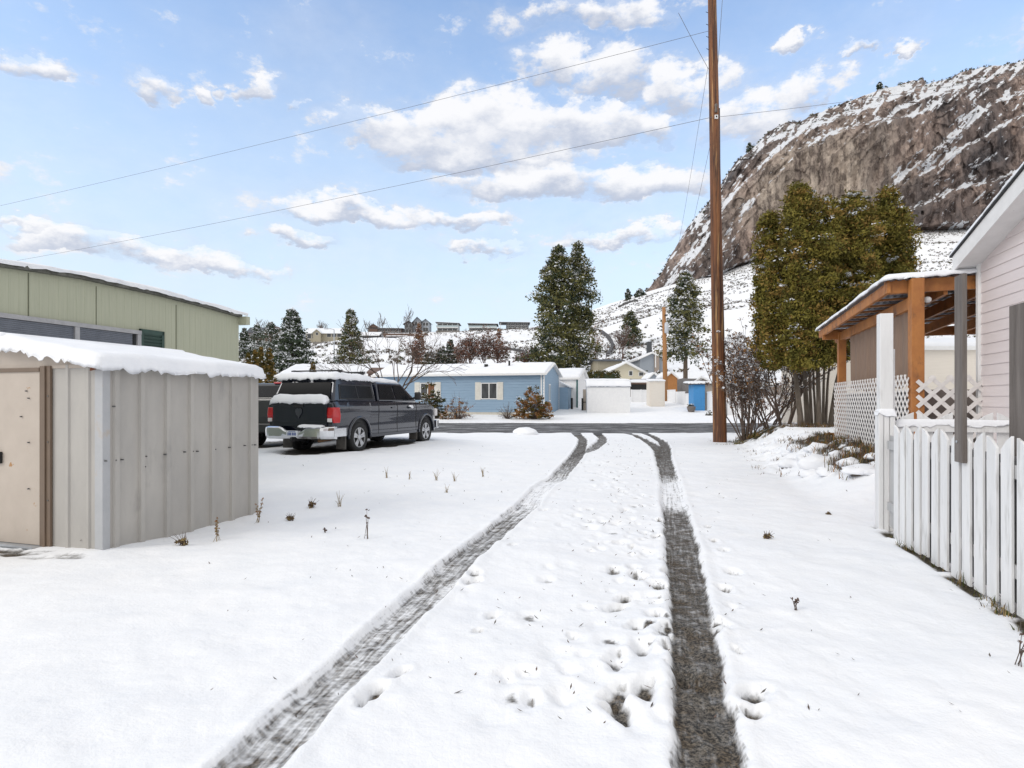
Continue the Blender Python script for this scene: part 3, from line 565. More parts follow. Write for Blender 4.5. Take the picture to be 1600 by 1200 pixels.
wn = MB().box(.02,.06,v0-.08,v0,1.4,2.74).box(.02,.06,v1-.04,v1+.04,1.4,2.74).box(.02,.06,v2,v2+.05,1.4,2.74).box(.02,.07,v2,v0,2.68,2.75).box(.02,.07,v2,v0,1.36,1.42).build('window', ALU, t)
mb = MB()
for i in range(42): mb.beam((.022,v2+.05,1.43+i*.03), (.022,v0-.16,1.43+i*.03), .004, .028, up=Vector((.5,0,1)))
mb.build('blind', BLIND, wn); MB().box(.011,.018,v2+.03,v0-.06,1.4,2.7).build('pane', GLASS, wn)
s0, s1 = (px2v(q, gc.x, gc.y, .273, .962) for q in (254, 216.5)); mb = MB().box(.012,.05,s1,s1+.06,1.35,2.79).box(.012,.05,s0-.06,s0,1.35,2.79).box(.012,.05,s1,s0,2.72,2.79).box(.012,.02,s1,s0,1.35,2.75)
for i in range(22): mb.beam((.032,s1+.05,1.4+i*.062), (.032,s0-.05,1.4+i*.062), .012, .05, up=Vector((.6,0,1)))
mb.build('shutter', GREENT, t)
for i, ((a, b), (c, d)) in enumerate(zip(prof[:-1], prof[1:])): pass
nS = 90; u = np.linspace(-.12, 7.1, nS); xw = np.array([.13, .15, .12, .05, -.1, -.5, -2, -4, -6.5]); tz = np.array([.0, .02, .045, .065, .08, .10, .15, .2, .2])
Ug, Xi = np.meshgrid(u, np.arange(9), indexing='ij'); zt = np.interp(Ug, [a for a, b in prof], [b for a, b in prof])
T = tz[Xi]*(.55+.8*fbm(Ug*1.5, Xi*.3, 0, 3, 4))+.06; Xx = xw[Xi]+(fbm(Ug*6, Xi*.2, 0, 3, 6)-.5)*.12*(Xi < 3)
npmesh('snow', np.stack([Xx, -Ug, zt+T-.02*(Xi == 0)-.03*(Xi == 0)*vn(Ug*9, 0*Ug)], -1).reshape(-1, 3), gridfaces(nS, 9), SNOW, parent=t, smooth=True)

# --- metal shed
STEEL = M('shed_steel', (.44,.42,.39), (.36,.345,.325), 3, rough=.5, stretch=(1,1,.4), bump=.08, bs=6, c3=(.27,.26,.25), s3=2.2, a3=.62, b3=.8)
BEIGE = M('shed_door_beige', (.50,.435,.375), (.44,.38,.325), 3, rough=.5, c3=(.36,.19,.07), s3=9, a3=.66, b3=.70)
BROWN = M('brown_trim', (.17,.12,.085), (.14,.10,.07), 4, rough=.45)
GALV = M('galvanised', (.45,.47,.5), (.36,.38,.41), 6, rough=.4, metal=.4)
sx, sy = -3.81, 5.66; sd = Vector((.2946,.9556)); sL = 2.07
t = thing('metal_shed', (sx, sy, 0), -math.atan2(sd.x, sd.y), 'grey beige metal garden shed with thick snow on its roof', 'shed')
mb = MB(); ribs = [px2v(q, sx, sy, sd.x, sd.y) for q in (182, 222, 262, 299, 332, 363, 392)]
pts = [(0, 0)]
for r_ in ribs: pts += [(r_-.045, 0), (r_-.035, .028), (r_+.012, .028), (r_+.018, 0)]
pts += [(sL, 0)]
for (a, x0), (b, x1) in zip(pts[:-1], pts[1:]): mb.add([(x0,a,.02),(x1,b,.02),(x1,b,1.76),(x0,a,1.76)], [(0,1,2,3)])
mb.box(-.03,-.002,0,sL,0,1.75)
mb.build('side_wall', STEEL, t)
mb = MB(); fr_ = [.17,.43]; pts = [(0,0)]
for r_ in fr_: pts += [(r_-.022,0),(r_-.012,-.016),(r_+.02,-.016),(r_+.03,0)]
pts += [(.64,0)]
for (a, y0), (b, y1) in zip(pts[:-1], pts[1:]): mb.add([(-a,y0,.02),(-b,y1,.02),(-b,y1,1.80),(-a,y0,1.80)], [(0,1,2,3)])
for r_ in (2.41, 2.67): mb.box(-r_-.02,-r_+.02,-.016,0,.02,1.78)
mb.add([(-2.2,0,.02),(-2.84,0,.02),(-2.84,0,1.76),(-2.2,0,1.8)], [(0,1,2,3)])
mb.add([(0,.001,1.765),(-1.42,.001,1.99),(-2.84,.001,1.765)], [(0,1,2)]); mb.box(-2.84,0,.002,.03,0,1.76).box(-2.86,-2.84,0,sL,0,1.76).box(-2.84,0,sL,sL+.02,0,1.76)
mb.build('front_wall', STEEL, t)
MB().box(-.09,.006,-.008,-.001,.03,1.755).box(.001,.008,-.008,.07,.03,1.755).build('corner_trim', M('bluish_steel', (.44,.445,.46), (.37,.38,.395), 3, rough=.4, c3=(.42,.38,.34), s3=3), t, bevel=.003)
MB().box(-2.84,0,-.012,-.002,1.765,1.80).build('gable_trim', BEIGE, t)
MB().prism([(0,1.80),(-1.42,2.02),(-2.84,1.80)], (0,-.004,0), (1,0,0), (0,0,1), (0,1,0), .003).build('gable_panel', BEIGE, t)
for s_ in (0, 1):
    x0, x1 = (-.63,-.77) if s_ == 0 else (-2.21,-2.07)
    f_ = MB().box(x1,x0,-.03,-.003,.02,1.79).box((x0+x1)/2-.018,(x0+x1)/2+.018,-.045,-.03,.02,1.79).build('door_frame', BROWN, t, bevel=.004)
MB().box(-2.07,-.77,-.035,-.003,1.735,1.775).build('door_header', BROWN, t, bevel=.004)
for x0, x1 in ((-1.335,-.77), (-2.07,-1.345)):
    d_ = MB().box(x0,x1,-.018,-.004,.06,1.735).build('door', BEIGE, t)
    if x0 > -2: MB().box(-1.42,-1.285,-.05,-.018,.835,.95).build('handle', DARK, d_, bevel=.006)
MB().box(-2.1,-.72,-.14,-.004,.035,.055).box(-2.1,-.72,-.14,-.13,.03,.075).build('door_track', GALV, t)
MB().prism([(0,0),(.05,.01),(.09,.035),(.02,.05)], (-.10,-.03,1.735), (1,0,0), (0,0,1), (0,-1,0), .02).build('rust_patch', M('rust', (.25,.08,.03), (.12,.04,.02), 20, rough=.9), t)
scp = []
for q, zz in [(163,720),(178,719),(189,718),(226,713),(224,729),(256,710),(287,706),(299,705),(307,705),(334,702),(357,699),(381,696),(391,695),(397,695),(176,635)]:
    v = px2v(q, sx, sy, sd.x, sd.y); Zp = sy+sd.y*v; z = H+(CY-zz)/F*Zp; scp.append(MB().lathe([(.0,.008),(.03,.008),(.034,.004),(.034,.0005)], 6, 'x', (0,v,z)))
for x_, z_ in [(-.655,1.5),(-.655,1.06),(-.655,.5),(-.92,1.48),(-.92,1.05),(-.92,.6),(-1.02,1.3),(-.95,1.55)]: scp.append(MB().box(x_-.006,x_+.006,-.036,-.02,z_-.006,z_+.006))
for m_ in scp: m_.build('screw', M('screw_heads', (.12,.12,.12), rough=.5), t)
mb = MB()
for s_ in (1, -1):
    c = -1.42; a = [(c, 2.03), (c+s_*1.5, 1.79)]; mb.prism([(a[0][0],a[0][1]),(a[1][0],a[1][1]),(a[1][0],a[1][1]-.025),(a[0][0],a[0][1]-.025)], (0,-.06,0), (1,0,0), (0,0,1), (0,1,0), sL+.12)
mb.build('roof', STEEL, t)
snow_slab('roof_snow', (-1.43,-.13,2.03), (1.53,0,-.255), (0,sL+.19,0), .095, t, .028, 3, .005, .045, lump=.3, droop=.05, gap=.02)
snow_slab('roof_snow', (-1.41,-.13,2.03), (-1.52,0,-.25), (0,sL+.19,0), .095, t, .06, 8, .03, .05, lump=.25, droop=.04, gap=.02)
MB().box(-1.6,-1.2,-.1,sL+.1,2.0,2.13).build('ridge_snow', SNOW, t, smooth=True, bevel=.05, seg=4)

# --- porch
ORNG = M('cedar_timber', (.46,.19,.05), (.29,.105,.03), 4, rough=.6, bump=.2, bs=18, stretch=(1,1,.6), c3=(.11,.05,.025), s3=5, a3=.55, b3=.75)
GREYW = M('weathered_post', (.20,.175,.16), (.10,.085,.075), 14, rough=.85, bump=.4, bs=30, stretch=(1,1,.08))
METR = M('metal_roof_under', (.24,.26,.30), (.16,.17,.20), 5, rough=.35, metal=.5)
LATT = M('lattice_white', (.74,.71,.69), (.62,.59,.57), 12, rough=.6)
TARP = M('brown_curtain', (.235,.16,.115), (.19,.125,.09), 5, rough=.9, stretch=(1,8,.6), bump=.3, bs=8)
K0 = Vector((5.75, 8.65, 0)); zB = .62
t = thing('porch', K0, ROT, 'orange timber porch with a metal roof under snow, against the pink house', 'porch')
def zr(x, y): return 3.20-.042*y+.035*x
for (px_, py_, w_, lab) in ((0,0,.16,None),(0,4.26,.145,None),(.72,4.26,.13,None)):
    MB().box(px_-w_/2,px_+w_/2,py_-w_/2,py_+w_/2,zB-.1,zr(px_,py_)-.12 if py_ > 1 else 3.19).build('post', ORNG, t, bevel=.006)
MB().beam((0.0,.08,2.87), (0.0,4.65,2.80), .09, .17).build('side_beam', ORNG, t, bevel=.004)
MB().beam((-.33,.05,3.09), (-.33,4.68,2.90), .05, .15).build('fascia', ORNG, t, bevel=.003)
MB().beam((-.36,.13,3.11), (3.2,.13,3.16), .06, .19).build('front_beam', ORNG, t, bevel=.003)
MB().beam((-.36,4.3,2.84), (3.6,4.3,2.90), .06, .18).build('back_beam', ORNG, t, bevel=.003)
for x_ in (.42, .9, 1.5, 2.1, 2.7): MB().beam((x_,.16,3.06), (x_,4.5,2.88), .05, .17).build('rafter', ORNG, t)
for i in range(9): y_ = .3+i*.53; MB().beam((-.36,y_,zr(-.36,y_)-.035), (3.5,y_,zr(3.5,y_)-.035), .09, .03).build('purlin', ORNG, t)
mb = MB()                                          # ribbed metal sheet
for i in range(39):
    x0 = -.40+i*.1; z_ = lambda x, y: zr(x, y)
    for (a, b, h0, h1) in ((0,.04,0,0),(.04,.055,0,.02),(.055,.085,.02,.02),(.085,.1,.02,0)):
        mb.add([(x0+a,.0,z_(x0+a,0)+h0),(x0+b,.0,z_(x0+b,0)+h1),(x0+b,4.75,z_(x0+b,4.75)+h1),(x0+a,4.75,z_(x0+a,4.75)+h0)], [(0,1,2,3)])
mb.build('metal_roof', METR, t)
sn = snow_slab('roof_snow', (-.41,-.03,zr(-.41,0)+.015), (3.95,0,.138), (0,4.8,-.042*4.8), .075, t, .05, 5, .01, .02, lump=.3, droop=.02, gap=.01)
MB().lathe([(0,.001),(0,.03),(.03,.045),(.07,.04),(.09,.02),(.09,.0)], 12, 'x', (.12,.07,2.90)).build('lamp', WHITE, t, smooth=True)
# lattice panels
def lattice(mb, o, u, n, L_, z0, z1, sp=.155, w=.038, th=.008):
    o, u, n = Vector(o), Vector(u), Vector(n); Hh = z1-z0; k = -Hh
    while k < L_:
        for s_ in (1, -1):
            # slat from (a,0) to (a+Hh,Hh), clipped to the panel; s=-1 mirrored
            a0, b0 = max(0, k), min(L_, k+Hh)
            if b0-a0 > .02:
                p0 = (a0, a0-k); p1 = (b0, b0-k)
                if s_ < 0: p0, p1 = (L_-p0[0], p0[1]), (L_-p1[0], p1[1])
                A = o+u*p0[0]+Vector((0,0,z0+p0[1]))+n*(th if s_ > 0 else 0); B = o+u*p1[0]+Vector((0,0,z0+p1[1]))+n*(th if s_ > 0 else 0)
                mb.beam(A, B, w, th, up=n)
        k += sp
    return mb
# beam() width lies across 'up' x direction, so slats are flat in the panel plane
lp = lattice(MB(), (-.1,-.02,0), (0,1,0), (-1,0,0), 4.45, .66, 1.83, w=.031).build('lattice_panel', LATT, t)
lp = lattice(MB(), (-.02,-.10,0), (1,0,0), (0,-1,0), .80, .70, 1.80, sp=.215, w=.054).build('lattice_panel', LATT, t)
MB().box(-.02,.80,-.085,-.075,.5,.74).box(-.09,-.08,-.02,4.45,.5,.69).build('kick_board', LATT, t)
mb = MB(); n_ = 50
for i in range(n_):
    y0, y1 = .28+3.4*i/n_, .28+3.4*(i+1)/n_; x0, x1 = (.02+.02*math.sin(i*1.3)+.012*math.sin(i*.5) for i in (i, i+1))
    b0, b1 = (1.70-.10*(1-abs(2*q/n_-1))+.03*math.sin(q*.7) for q in (i, i+1)); mb.add([(x0,y0,b0),(x1,y1,b1),(x1*.6,y1,2.83),(x0*.6,y0,2.83)], [(0,1,2,3)])
mb.build('curtain', TARP, t, smooth=True)
MB().box(.0,3.4,.1,4.4,zB-.12,zB-.02).build('deck', GREYW, t)
MB().box(.10,3.2,.30,.33,zB,1.62).build('interior_shade_fill', M('interior_fill_taupe', (.27,.23,.21), (.20,.165,.15), 4, rough=.9), t); MB().box(.08,.11,.4,4.2,zB,1.60).build('interior_shade_fill', M('interior_shade_dark', (.06,.065,.07), (.04,.04,.045), 4, rough=.9), t)  # sheets added behind the lattice; the dim porch interior is put into their colour
# --- pink house
PINK = M('pink_siding', (.72,.645,.64), (.67,.60,.59), 5, rough=.55, stretch=(1,.3,3))
def courses(mb, o, u, n, fL, z0, z1, step, dep=.014, mi=0):
    o, u, n = Vector(o), Vector(u), Vector(n); z = z0
    while z < z1-.01:
        zt = min(z+step, z1); a, b = fL((z+zt)/2)
        if b-a > .03:
            prof_ = [(0,z),(dep,z),(.002,zt),(0,zt)]
            vs = [o+u*q+n*p_[0]+Vector((0,0,p_[1])) for q in (a, b) for p_ in prof_]
            mb.add(vs, [(0,1,2,3),(7,6,5,4),(0,4,5,1),(1,5,6,2),(2,6,7,3),(3,7,4,0)], mi)
        z = zt
    return mb
hc = Vector((6.47, 8.42, 0)); sl_ = .29; yr = -3.2
t = thing('pink_house', hc, ROT, 'pale pink sided house at the right with a white snowy rake', 'house')
def ht(y): return 3.37+sl_*(-y if y > yr else (y-2*yr))
mb = MB().prism([(0,.0),(2*yr,.0),(2*yr,3.37),(yr,ht(yr)),(0,3.37)], (.012,0,0), (0,1,0), (0,0,1), (1,0,0), 7)
def fL(z): 
    if z < 3.37: return (0, -2*yr)
    q = (z-3.37)/sl_; return (q, -2*yr-q)
courses(mb, (.012,0,0), (0,-1,0), (-1,0,0), fL, .1, 4.2, .142)
mb.build('wall', PINK, t)
MB().box(-.03,.02,-.045,.03,.1,3.37).build('corner_trim', WHITE, t, bevel=.004)
FLAKY = M('flaky_white_paint', (.76,.75,.74), (.68,.67,.66), 6, rough=.6, c3=(.32,.29,.26), s3=12, a3=.66, b3=.72)
mb = MB()
for y0, y1 in ((.10, yr), (yr, 2*yr-.1)):
    z0, z1 = ht(min(0,y0))+.0-(sl_*y0 if y0 > 0 else 0), ht(y1) if y1 >= 2*yr else ht(2*yr)-sl_*.1
    mb.prism([(y0,z0-.04),(y1,z1-.04),(y1,z1+.0),(y0,z0+.0)], (-.24,0,0), (0,1,0), (0,0,1), (1,0,0), 7.6)
mb.build('soffit', FLAKY, t)
mb = MB()
for y0, y1 in ((.12, yr), (yr, 2*yr-.12)):
    z0, z1 = 3.37-sl_*.12 if y0 > 0 else ht(yr), ht(yr) if y1 == yr else 3.37-sl_*.12
    mb.prism([(y0,z0-.055),(y1,z1-.055),(y1,z1+.16),(y0,z0+.16)], (-.245,0,0), (0,1,0), (0,0,1), (-1,0,0), .03)
mb.box(-.24,7,.10,.125,3.30,3.48)
mb.build('fascia', FLAKY, t)
mb = MB()
for y0, y1 in ((.16, yr), (yr, 2*yr-.16)):
    z0, z1 = 3.37-sl_*.16 if y0 > 0 else ht(yr), ht(yr) if y1 == yr else 3.37-sl_*.16
    mb.prism([(y0,z0+.165),(y1,z1+.165),(y1,z1+.19),(y0,z0+.19)], (-.30,0,0), (0,1,0), (0,0,1), (1,0,0), 7.7)
mb.build('roof', M('dark_shingle', (.05,.05,.055), (.03,.03,.03), 20, rough=.9), t)
snow_slab('roof_snow', (-.30,.17,3.515), (0,yr-.17,sl_*(.16-yr)), (7.6,0,0), .10, t, .06, 11, .0, .02, droop=.01)
# --- picket fence along the drive
PKT = M('picket_paint', (.80,.80,.80), (.66,.66,.66), 5, rough=.6, bump=.25, bs=20, stretch=(1,1,.15), c3=(.42,.41,.39), s3=9, a3=.54, b3=.78)
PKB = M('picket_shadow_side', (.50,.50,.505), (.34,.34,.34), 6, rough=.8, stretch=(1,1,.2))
f0 = Vector((4.1, 6.68, 0))
t = thing('picket_fence', f0, ROT, 'white picket fence running along the driveway towards the viewer', 'fence')
us = [.38,.563,.753,.947,1.14,1.34,1.54,1.74,1.94,2.14,2.336,2.52,2.72,2.91,3.11,3.3,3.5]
for i, uu in enumerate(us):
    y0 = -uu/.962; w_ = .142; z0 = .045+rnd.uniform(-.02,.015); a, b = (1.13, 1.215) if i % 2 == 1 else (1.215, 1.13)
    a += rnd.uniform(-.012,.012); b += rnd.uniform(-.012,.012)
    poly = [(y0,z0),(y0,a),(y0-w_*.5,(a+b)/2+.012),(y0-w_,b),(y0-w_,z0)]
    le = rnd.uniform(-.008, .008); poly = [(p_[0]+le*p_[1], p_[1]) for p_ in poly]; MB().prism(poly, (-.035+rnd.uniform(-.006,.006),0,0), (0,1,0), (0,0,1), (1,0,0), .018).build('picket', PKT, t, bevel=.002)
for z_ in (.32, .98): MB().box(-.014,.01,-3.9,-.12,z_-.045,z_+.045).build('rail', PKB, t)
MB().box(.012,.022,-3.9,-.1,.1,1.08).build('gap_shade_backing', PKB, t)  # grey sheet behind the pickets; shade of the gaps is put into its colour
for y_ in (-1.3, -2.6, -3.8): MB().box(.0,.09,y_-.045,y_+.045,0,1.05).build('post', PKB, t)
t = thing('gate_post', f0, ROT, 'tall white square post at the far end of the picket fence', 'post')
MB().box(-.065,.065,-.055,.075,.02,2.41).build('post', PKT, t, bevel=.006)
MB().box(.065,.09,-.02,.06,.3,2.02).build('side_strip', PKT, t, bevel=.003)
mb = MB()
for a, b in ((-.08,-.035),(-.028,.02),(.028,.078)): mb.box(a,b,-.072,-.056,.02,1.34)
mb.box(-.08,-.066,-.055,.08,.02,1.34); mb.box(.066,.08,-.055,.0,.02,1.33); mb.build('cladding', PKT, t, bevel=.004)
snow_slab('snow_cap', (-.085,-.085,1.34), (.175,0,0), (0,.17,0), .022, t, .03, 3, .0, .01)
for (x_, u_, z0, z1, lab, bolt) in ((-.056,1.97,.975,2.43,'weathered grey post bolted upright to the picket fence, standing free of the house',1),(.13,2.40,.05,2.13,'weathered grey post inside the fence, at the right edge of the picture',0)):
    y_ = -u_/.962; t = thing('wooden_post', f0+Vector((0,0,0)), ROT, lab, 'post'); wy = .075 if bolt else .11
    MB().box(x_-.016,x_+.016,y_-wy,y_+wy,z0,z1).build('post', GREYW, t, bevel=.005)
    if bolt: MB().lathe([(0,.001),(0,.012),(-.008,.01),(-.01,.001)], 12, 'x', (x_-.0165,y_+.02,z0+.16)).build('bolt', GALV, t, smooth=True)
t = thing('back_fence', f0, ROT, 'white picket fence turning from the gate post towards the pink house', 'fence')
for i in range(11):
    x0 = .14+i*.185; w_ = .15; a, b = (1.24,1.33) if i % 2 == 0 else (1.33,1.24)
    MB().prism([(x0,.1),(x0+w_,.1),(x0+w_,b),(x0+w_/2,(a+b)/2+.01),(x0,a)], (0,.045,0), (1,0,0), (0,0,1), (0,1,0), .02).build('picket', PKT, t, bevel=.003)
for z_ in (.4, 1.17): MB().box(.1,2.3,.0,.044,z_-.05,z_+.05).build('rail', PKT, t, bevel=.003)
snow_slab('rail_snow', (.1,-.01,1.222), (2.2,0,0), (0,.06,0), .03, t, .03, 4, .0, .01)

# --- near utility pole
POLE = M('pole_wood', (.22,.085,.03), (.055,.022,.012), 4, rough=.75, bump=.5, bs=20, stretch=(3,3,.12), a=.40, b=.60, c3=(.42,.24,.10), s3=3.2, a3=.56, b3=.66)
pb_ = Vector(((1125-CX)/F*20.9, 20.9, 0)); pt_ = W(1112, -40, 20.9); hP = pt_.z
t = thing('utility_pole', pb_, 0, 'tall brown wooden utility pole beside the driveway, closest to the viewer', 'pole')
MB().tube([(0,0,-.4),(0,0,0),tuple((pt_-pb_)*.5),tuple(pt_-pb_)], [.235,.23,.185,.135], 20).build('shaft', POLE, t, smooth=True)
dx = (pt_.x-pb_.x)/hP; zc = W(0, 183, 20.9).z; xc = dx*zc
MB().box(xc-.05,xc+.06,-.22,-.19,zc-.15,zc-.02).build('tag_plate', WHITE, t); MB().box(xc-.02,xc+.03,-.226,-.221,zc-.11,zc-.05).build('tag_mark', DARK, t)
MB().lathe([(-.15,.02),(-.12,.05),(-.05,.05),(0,.03),(.05,.05),(.12,.05),(.15,.02)], 10, 'z', (xc,-.19,zc+.22)).build('insulator', GREYW, t, smooth=True)
MB().tube([(xc+.17,-.02,zc+.3),(xc+.2,0,zc*.8),(xc+.22,0,zc*.55)], .02, 5).build('conduit', DARK, t)
mb = MB()
for i in range(4): z_ = hP-2.6+i*.42; mb.tube([(dx*z_-.16,-.03,z_),(dx*z_-.24,-.05,z_+.02)], .012, 4)
mb.build('step_pegs', DARK, t)
t2 = thing('utility_pole', G(1040, 52), 0, 'orange brown utility pole with a transformer beyond the road', 'pole')
h2 = W(1037, 480, 52).z-t2.location.z; MB().tube([(0,0,-.2),(-.15,0,h2)], [.22,.15], 12).build('shaft', M('pole_wood_light', (.42,.21,.08), (.28,.13,.05), 6, rough=.8, stretch=(3,3,.15)), t2, smooth=True)
zz = W(1037, 513, 52).z-t2.location.z; MB().lathe([(-.45,.05),(-.45,.14),(-.4,.17),(.35,.17),(.45,.12),(.5,.03)], 14, 'z', (0,-.32,zz)).build('transformer', M('grey_can', (.55,.58,.62), rough=.4), t2, smooth=True)
MB().box(-.12,.12,-.3,.0,h2-.75,h2-.65).build('bracket', DARK, t2)
t3 = thing('lamp_post', G(522, 110), 0, 'thin grey street lamp post among the snowy slopes behind the pickup', 'lamp post')
h3 = W(522, 515, 110).z-t3.location.z; MB().tube([(0,0,-.2),(0,0,h3)], [.14,.08], 8).build('pole', GALV, t3); MB().tube([(0,0,h3),(-.6,0,h3+.15),(-1.3,0,h3+.15)], .06, 5).box(-1.8,-1.1,-.12,.12,h3+.06,h3+.2).build('lamp_head', GALV, t3)
WIRE = M('wire', (.14,.14,.15), rough=.7)
def wire(a, b, sag, r, lab, n=24):
    a, b = Vector(a), Vector(b); o = MB().tube([a.lerp(b, i/n)-Vector((0,0,sag*4*(i/n)*(1-i/n))) for i in range(n+1)], r, 4).build('power_line', WIRE); tag(o, lab, 'cable')
tp = W(1109, 48, 20.75); cp = W(1113, 183, 20.75)
wire(tp, W(-250, 375, 48), .3, .0075, 'upper overhead cable sweeping down to the left from the pole top')
wire(cp, W(-250, 450, 52), .5, .0075, 'lower overhead cable running left from the metal plate on the near pole')
wire(cp+Vector((.15,0,0)), W(1700, 95, 30), .2, .0065, 'overhead cable leading right from the near pole across the cliff')
wire(W(1106, 105, 20.8), t2.location+Vector((-.15,-.3,h2-.1)), .8, .006, 'long drooping cable from the near pole to the far pole, left one')
wire(W(1110, 225, 20.8), t2.location+Vector((0,-.3,h2-1.2)), .6, .006, 'long drooping cable from the near pole to the transformer, right one')
wire(W(1107, 108, 20.8), W(1060, 20, 20), .02, .009, 'short cable rising left of the near pole near its top')
wire(W(1119, 140, 20.8), W(1130, -20, 21.5), .02, .008, 'short cable rising right of the near pole near its top')

# ================================================================= vehicles
NAVY = M('navy_car_paint', (.013,.017,.032), (.010,.013,.025), 2, rough=.16, metal=.5, coat=1.0)
BLACKP = M('charcoal_car_paint', (.03,.032,.036), (.025,.026,.03), 2, rough=.3, metal=.3, coat=.7)
TRIM = M('black_trim', (.02,.02,.022), rough=.6); TINT = M('tinted_glass', (.012,.013,.016), (.008,.009,.01), 2, rough=.12, spec=.22)
RED = M('red_lens', (.55,.01,.015), (.4,.008,.01), 6, rough=.2, coat=.5); LENSW = M('white_lens', (.75,.72,.72), rough=.2)
def arch(cy, cz, r, a0=0, a1=180, n=12): return [(cy+r*math.cos(R(a0+(a1-a0)*i/n)), cz+r*math.sin(R(a0+(a1-a0)*i/n))) for i in range(n+1)]
def body_mesh(outline, w, name, mat, parent, bev=.05, bulge=.03):
    """side outline (y,z) swept across x with tumblehome towards its top"""
    mb = MB(); n = len(outline); xs_ = [-w+.0, w-.0]; vs = []
    zmax = max(b for a, b in outline); zmin = min(b for a, b in outline)
    for x_ in (-1, 1):
        for a, b in outline:
            k = (b-zmin)/(zmax-zmin); vs.append((x_*(w-bulge*(1-math.sin(math.pi*min(1, .15+.85*k)))-(.05*max(0, a-5.2)/.6 if a > 5.2 else 0)), a, b))
    fs = [tuple(range(n)), tuple(range(2*n-1, n-1, -1))]+[(i, i+n, (i+1) % n+n, (i+1) % n) for i in range(n)]
    mb.add(vs, fs); return mb.build(name, mat, parent, bevel=bev, seg=3)
def wheel(parent, x, y, r=.40, side=1, alloy=True, z=None):
    z = r if z is None else z; e = thing('wheel', (x, y, z), 0, None, None); e.parent = parent; s_ = side; e.name = 'wheel'
    MB().lathe([(-.13*s_,r*.62),(-.12*s_,r*.93),(-.10*s_,r*.985),(-.05*s_,r),(.05*s_,r),(.10*s_,r*.985),(.125*s_,r*.93),(.135*s_,r*.8),(.125*s_,r*.68),(.10*s_,r*.64),(-.13*s_,r*.62)], 36, 'x').build('tyre', RUBBER, e, smooth=True)
    mb = MB().lathe([(.105*s_,r*.655),(.12*s_,r*.64),(.12*s_,r*.60),(.06*s_,r*.58),(-.1*s_,r*.56)], 32, 'x')
    for k in range(5):
        a = 2*math.pi*k/5+.3
        for da in (-.17, .17):
            c0, s0 = math.cos(a+da*.4), math.sin(a+da*.4); c1, s1 = math.cos(a+da), math.sin(a+da)
            mb.beam((.10*s_,.05*c0,.05*s0), (.10*s_,r*.62*c1,r*.62*s1), .06, .03, up=Vector((1,0,0)))
    mb.lathe([(.09*s_,r*.2),(.125*s_,r*.19),(.135*s_,r*.12),(.135*s_,.001)], 16, 'x'); mb.build('rim', ALLOY, e, smooth=False)
    MB().lathe([(.0,.001),(.0,r*.6)], 24, 'x').build('brake_disc', M('brake_dark', (.05,.05,.05), rough=.7), e)
    return e
th = R(18.9); gt = .13
P0 = Vector((-6.26, 15.4, 0)); rr_ = Vector((math.cos(th), -math.sin(th), 0))
t = thing('pickup_truck', P0+rr_*1.0+Vector((0,0,gt-.02)), -th, 'dark navy pickup truck with a snow topped canopy and chrome rear bumper', 'pickup')
ra, fa, wr = 1.25, 5.05, .405
outl = [(.14,.50),(.10,.72),(.10,1.28),(.13,1.33),(2.13,1.34),(4.45,1.31),(4.62,1.29),(5.3,1.22),(5.75,1.12),(5.88,1.0),(5.9,.5),(5.62,.42)]+arch(fa,.42,.49,0,180)+[(4.5,.37),(1.86,.37)]+arch(ra,.42,.50,0,180)+[(.62,.44)]
def lofted_body(name, L_, top, arches, mat, parent, w=.985, sill=.37, ra_=.49, x0=.10):
    ys_ = sorted(set([x0, x0+.06]+[x0+(L_-x0)*i/40 for i in range(41)]+[q for c_ in arches for q in (c_-ra_-.001, c_+ra_+.001)]+[c_+ra_*math.cos(R(a_)) for c_ in arches for a_ in range(0, 181, 9)]))
    zi = [.37,.5,.7,.9,1.1,1.22,1.34]; di = [.035,.010,.020,.014,.0,.010,.05]; nrow = 14; mb = MB(); cols = []
    tp = lambda y_: float(np.interp(y_, [a_ for a_, b_ in top], [b_ for a_, b_ in top]))
    def lo(y_):
        for c_ in arches:
            if abs(y_-c_) <= ra_: return .42+math.sqrt(max(0, ra_**2-(y_-c_)**2))
        return sill if y_ > .7 else .46
    rows = {}
    for s_ in (1, -1):
        k0 = len(mb.v)
        for y_ in ys_:
            a_, b_ = lo(y_), tp(y_)
            for r_ in range(nrow+1):
                z_ = a_+(b_-a_)*r_/nrow; ends_ = .10*max(0, (y_-(L_-.5))/.5)**2+.03*max(0, (x0+.12-y_)/.12)**2
                mb.v.append((s_*(w-float(np.interp(z_, zi, di))-ends_), y_, z_))
        n1_ = nrow+1
        for i in range(len(ys_)-1):
            for r_ in range(nrow): mb.f.append((k0+i*n1_+r_, k0+(i+1)*n1_+r_, k0+(i+1)*n1_+r_+1, k0+i*n1_+r_+1)); mb.m.append(0)
        rows[s_] = k0
    n1_ = nrow+1; V_ = mb.v
    def strip(idx):                                # close across the body with its own vertices
        A = [V_[rows[1]+q] for q in idx]; B = [V_[rows[-1]+q] for q in idx]; n_ = len(A); mid = [((a_[0]+b_[0])/2, a_[1], a_[2]+.0) for a_, b_ in zip(A, B)]
        mb.add(A+B, [(i, i+1, n_+i+1, n_+i) for i in range(n_-1)])
    strip([i*n1_+nrow for i in range(len(ys_))]); strip([i*n1_ for i in range(len(ys_))]); strip(list(range(n1_))); strip([(len(ys_)-1)*n1_+r_ for r_ in range(n1_)])
    o_ = mb.build(name, mat, parent, smooth=True); return o_
bd = lofted_body('body', 5.88, [(.10,1.28),(.14,1.33),(2.13,1.34),(4.45,1.31),(4.62,1.29),(5.3,1.22),(5.7,1.12),(5.88,.96)], (ra, fa), NAVY, t)
mb = MB()
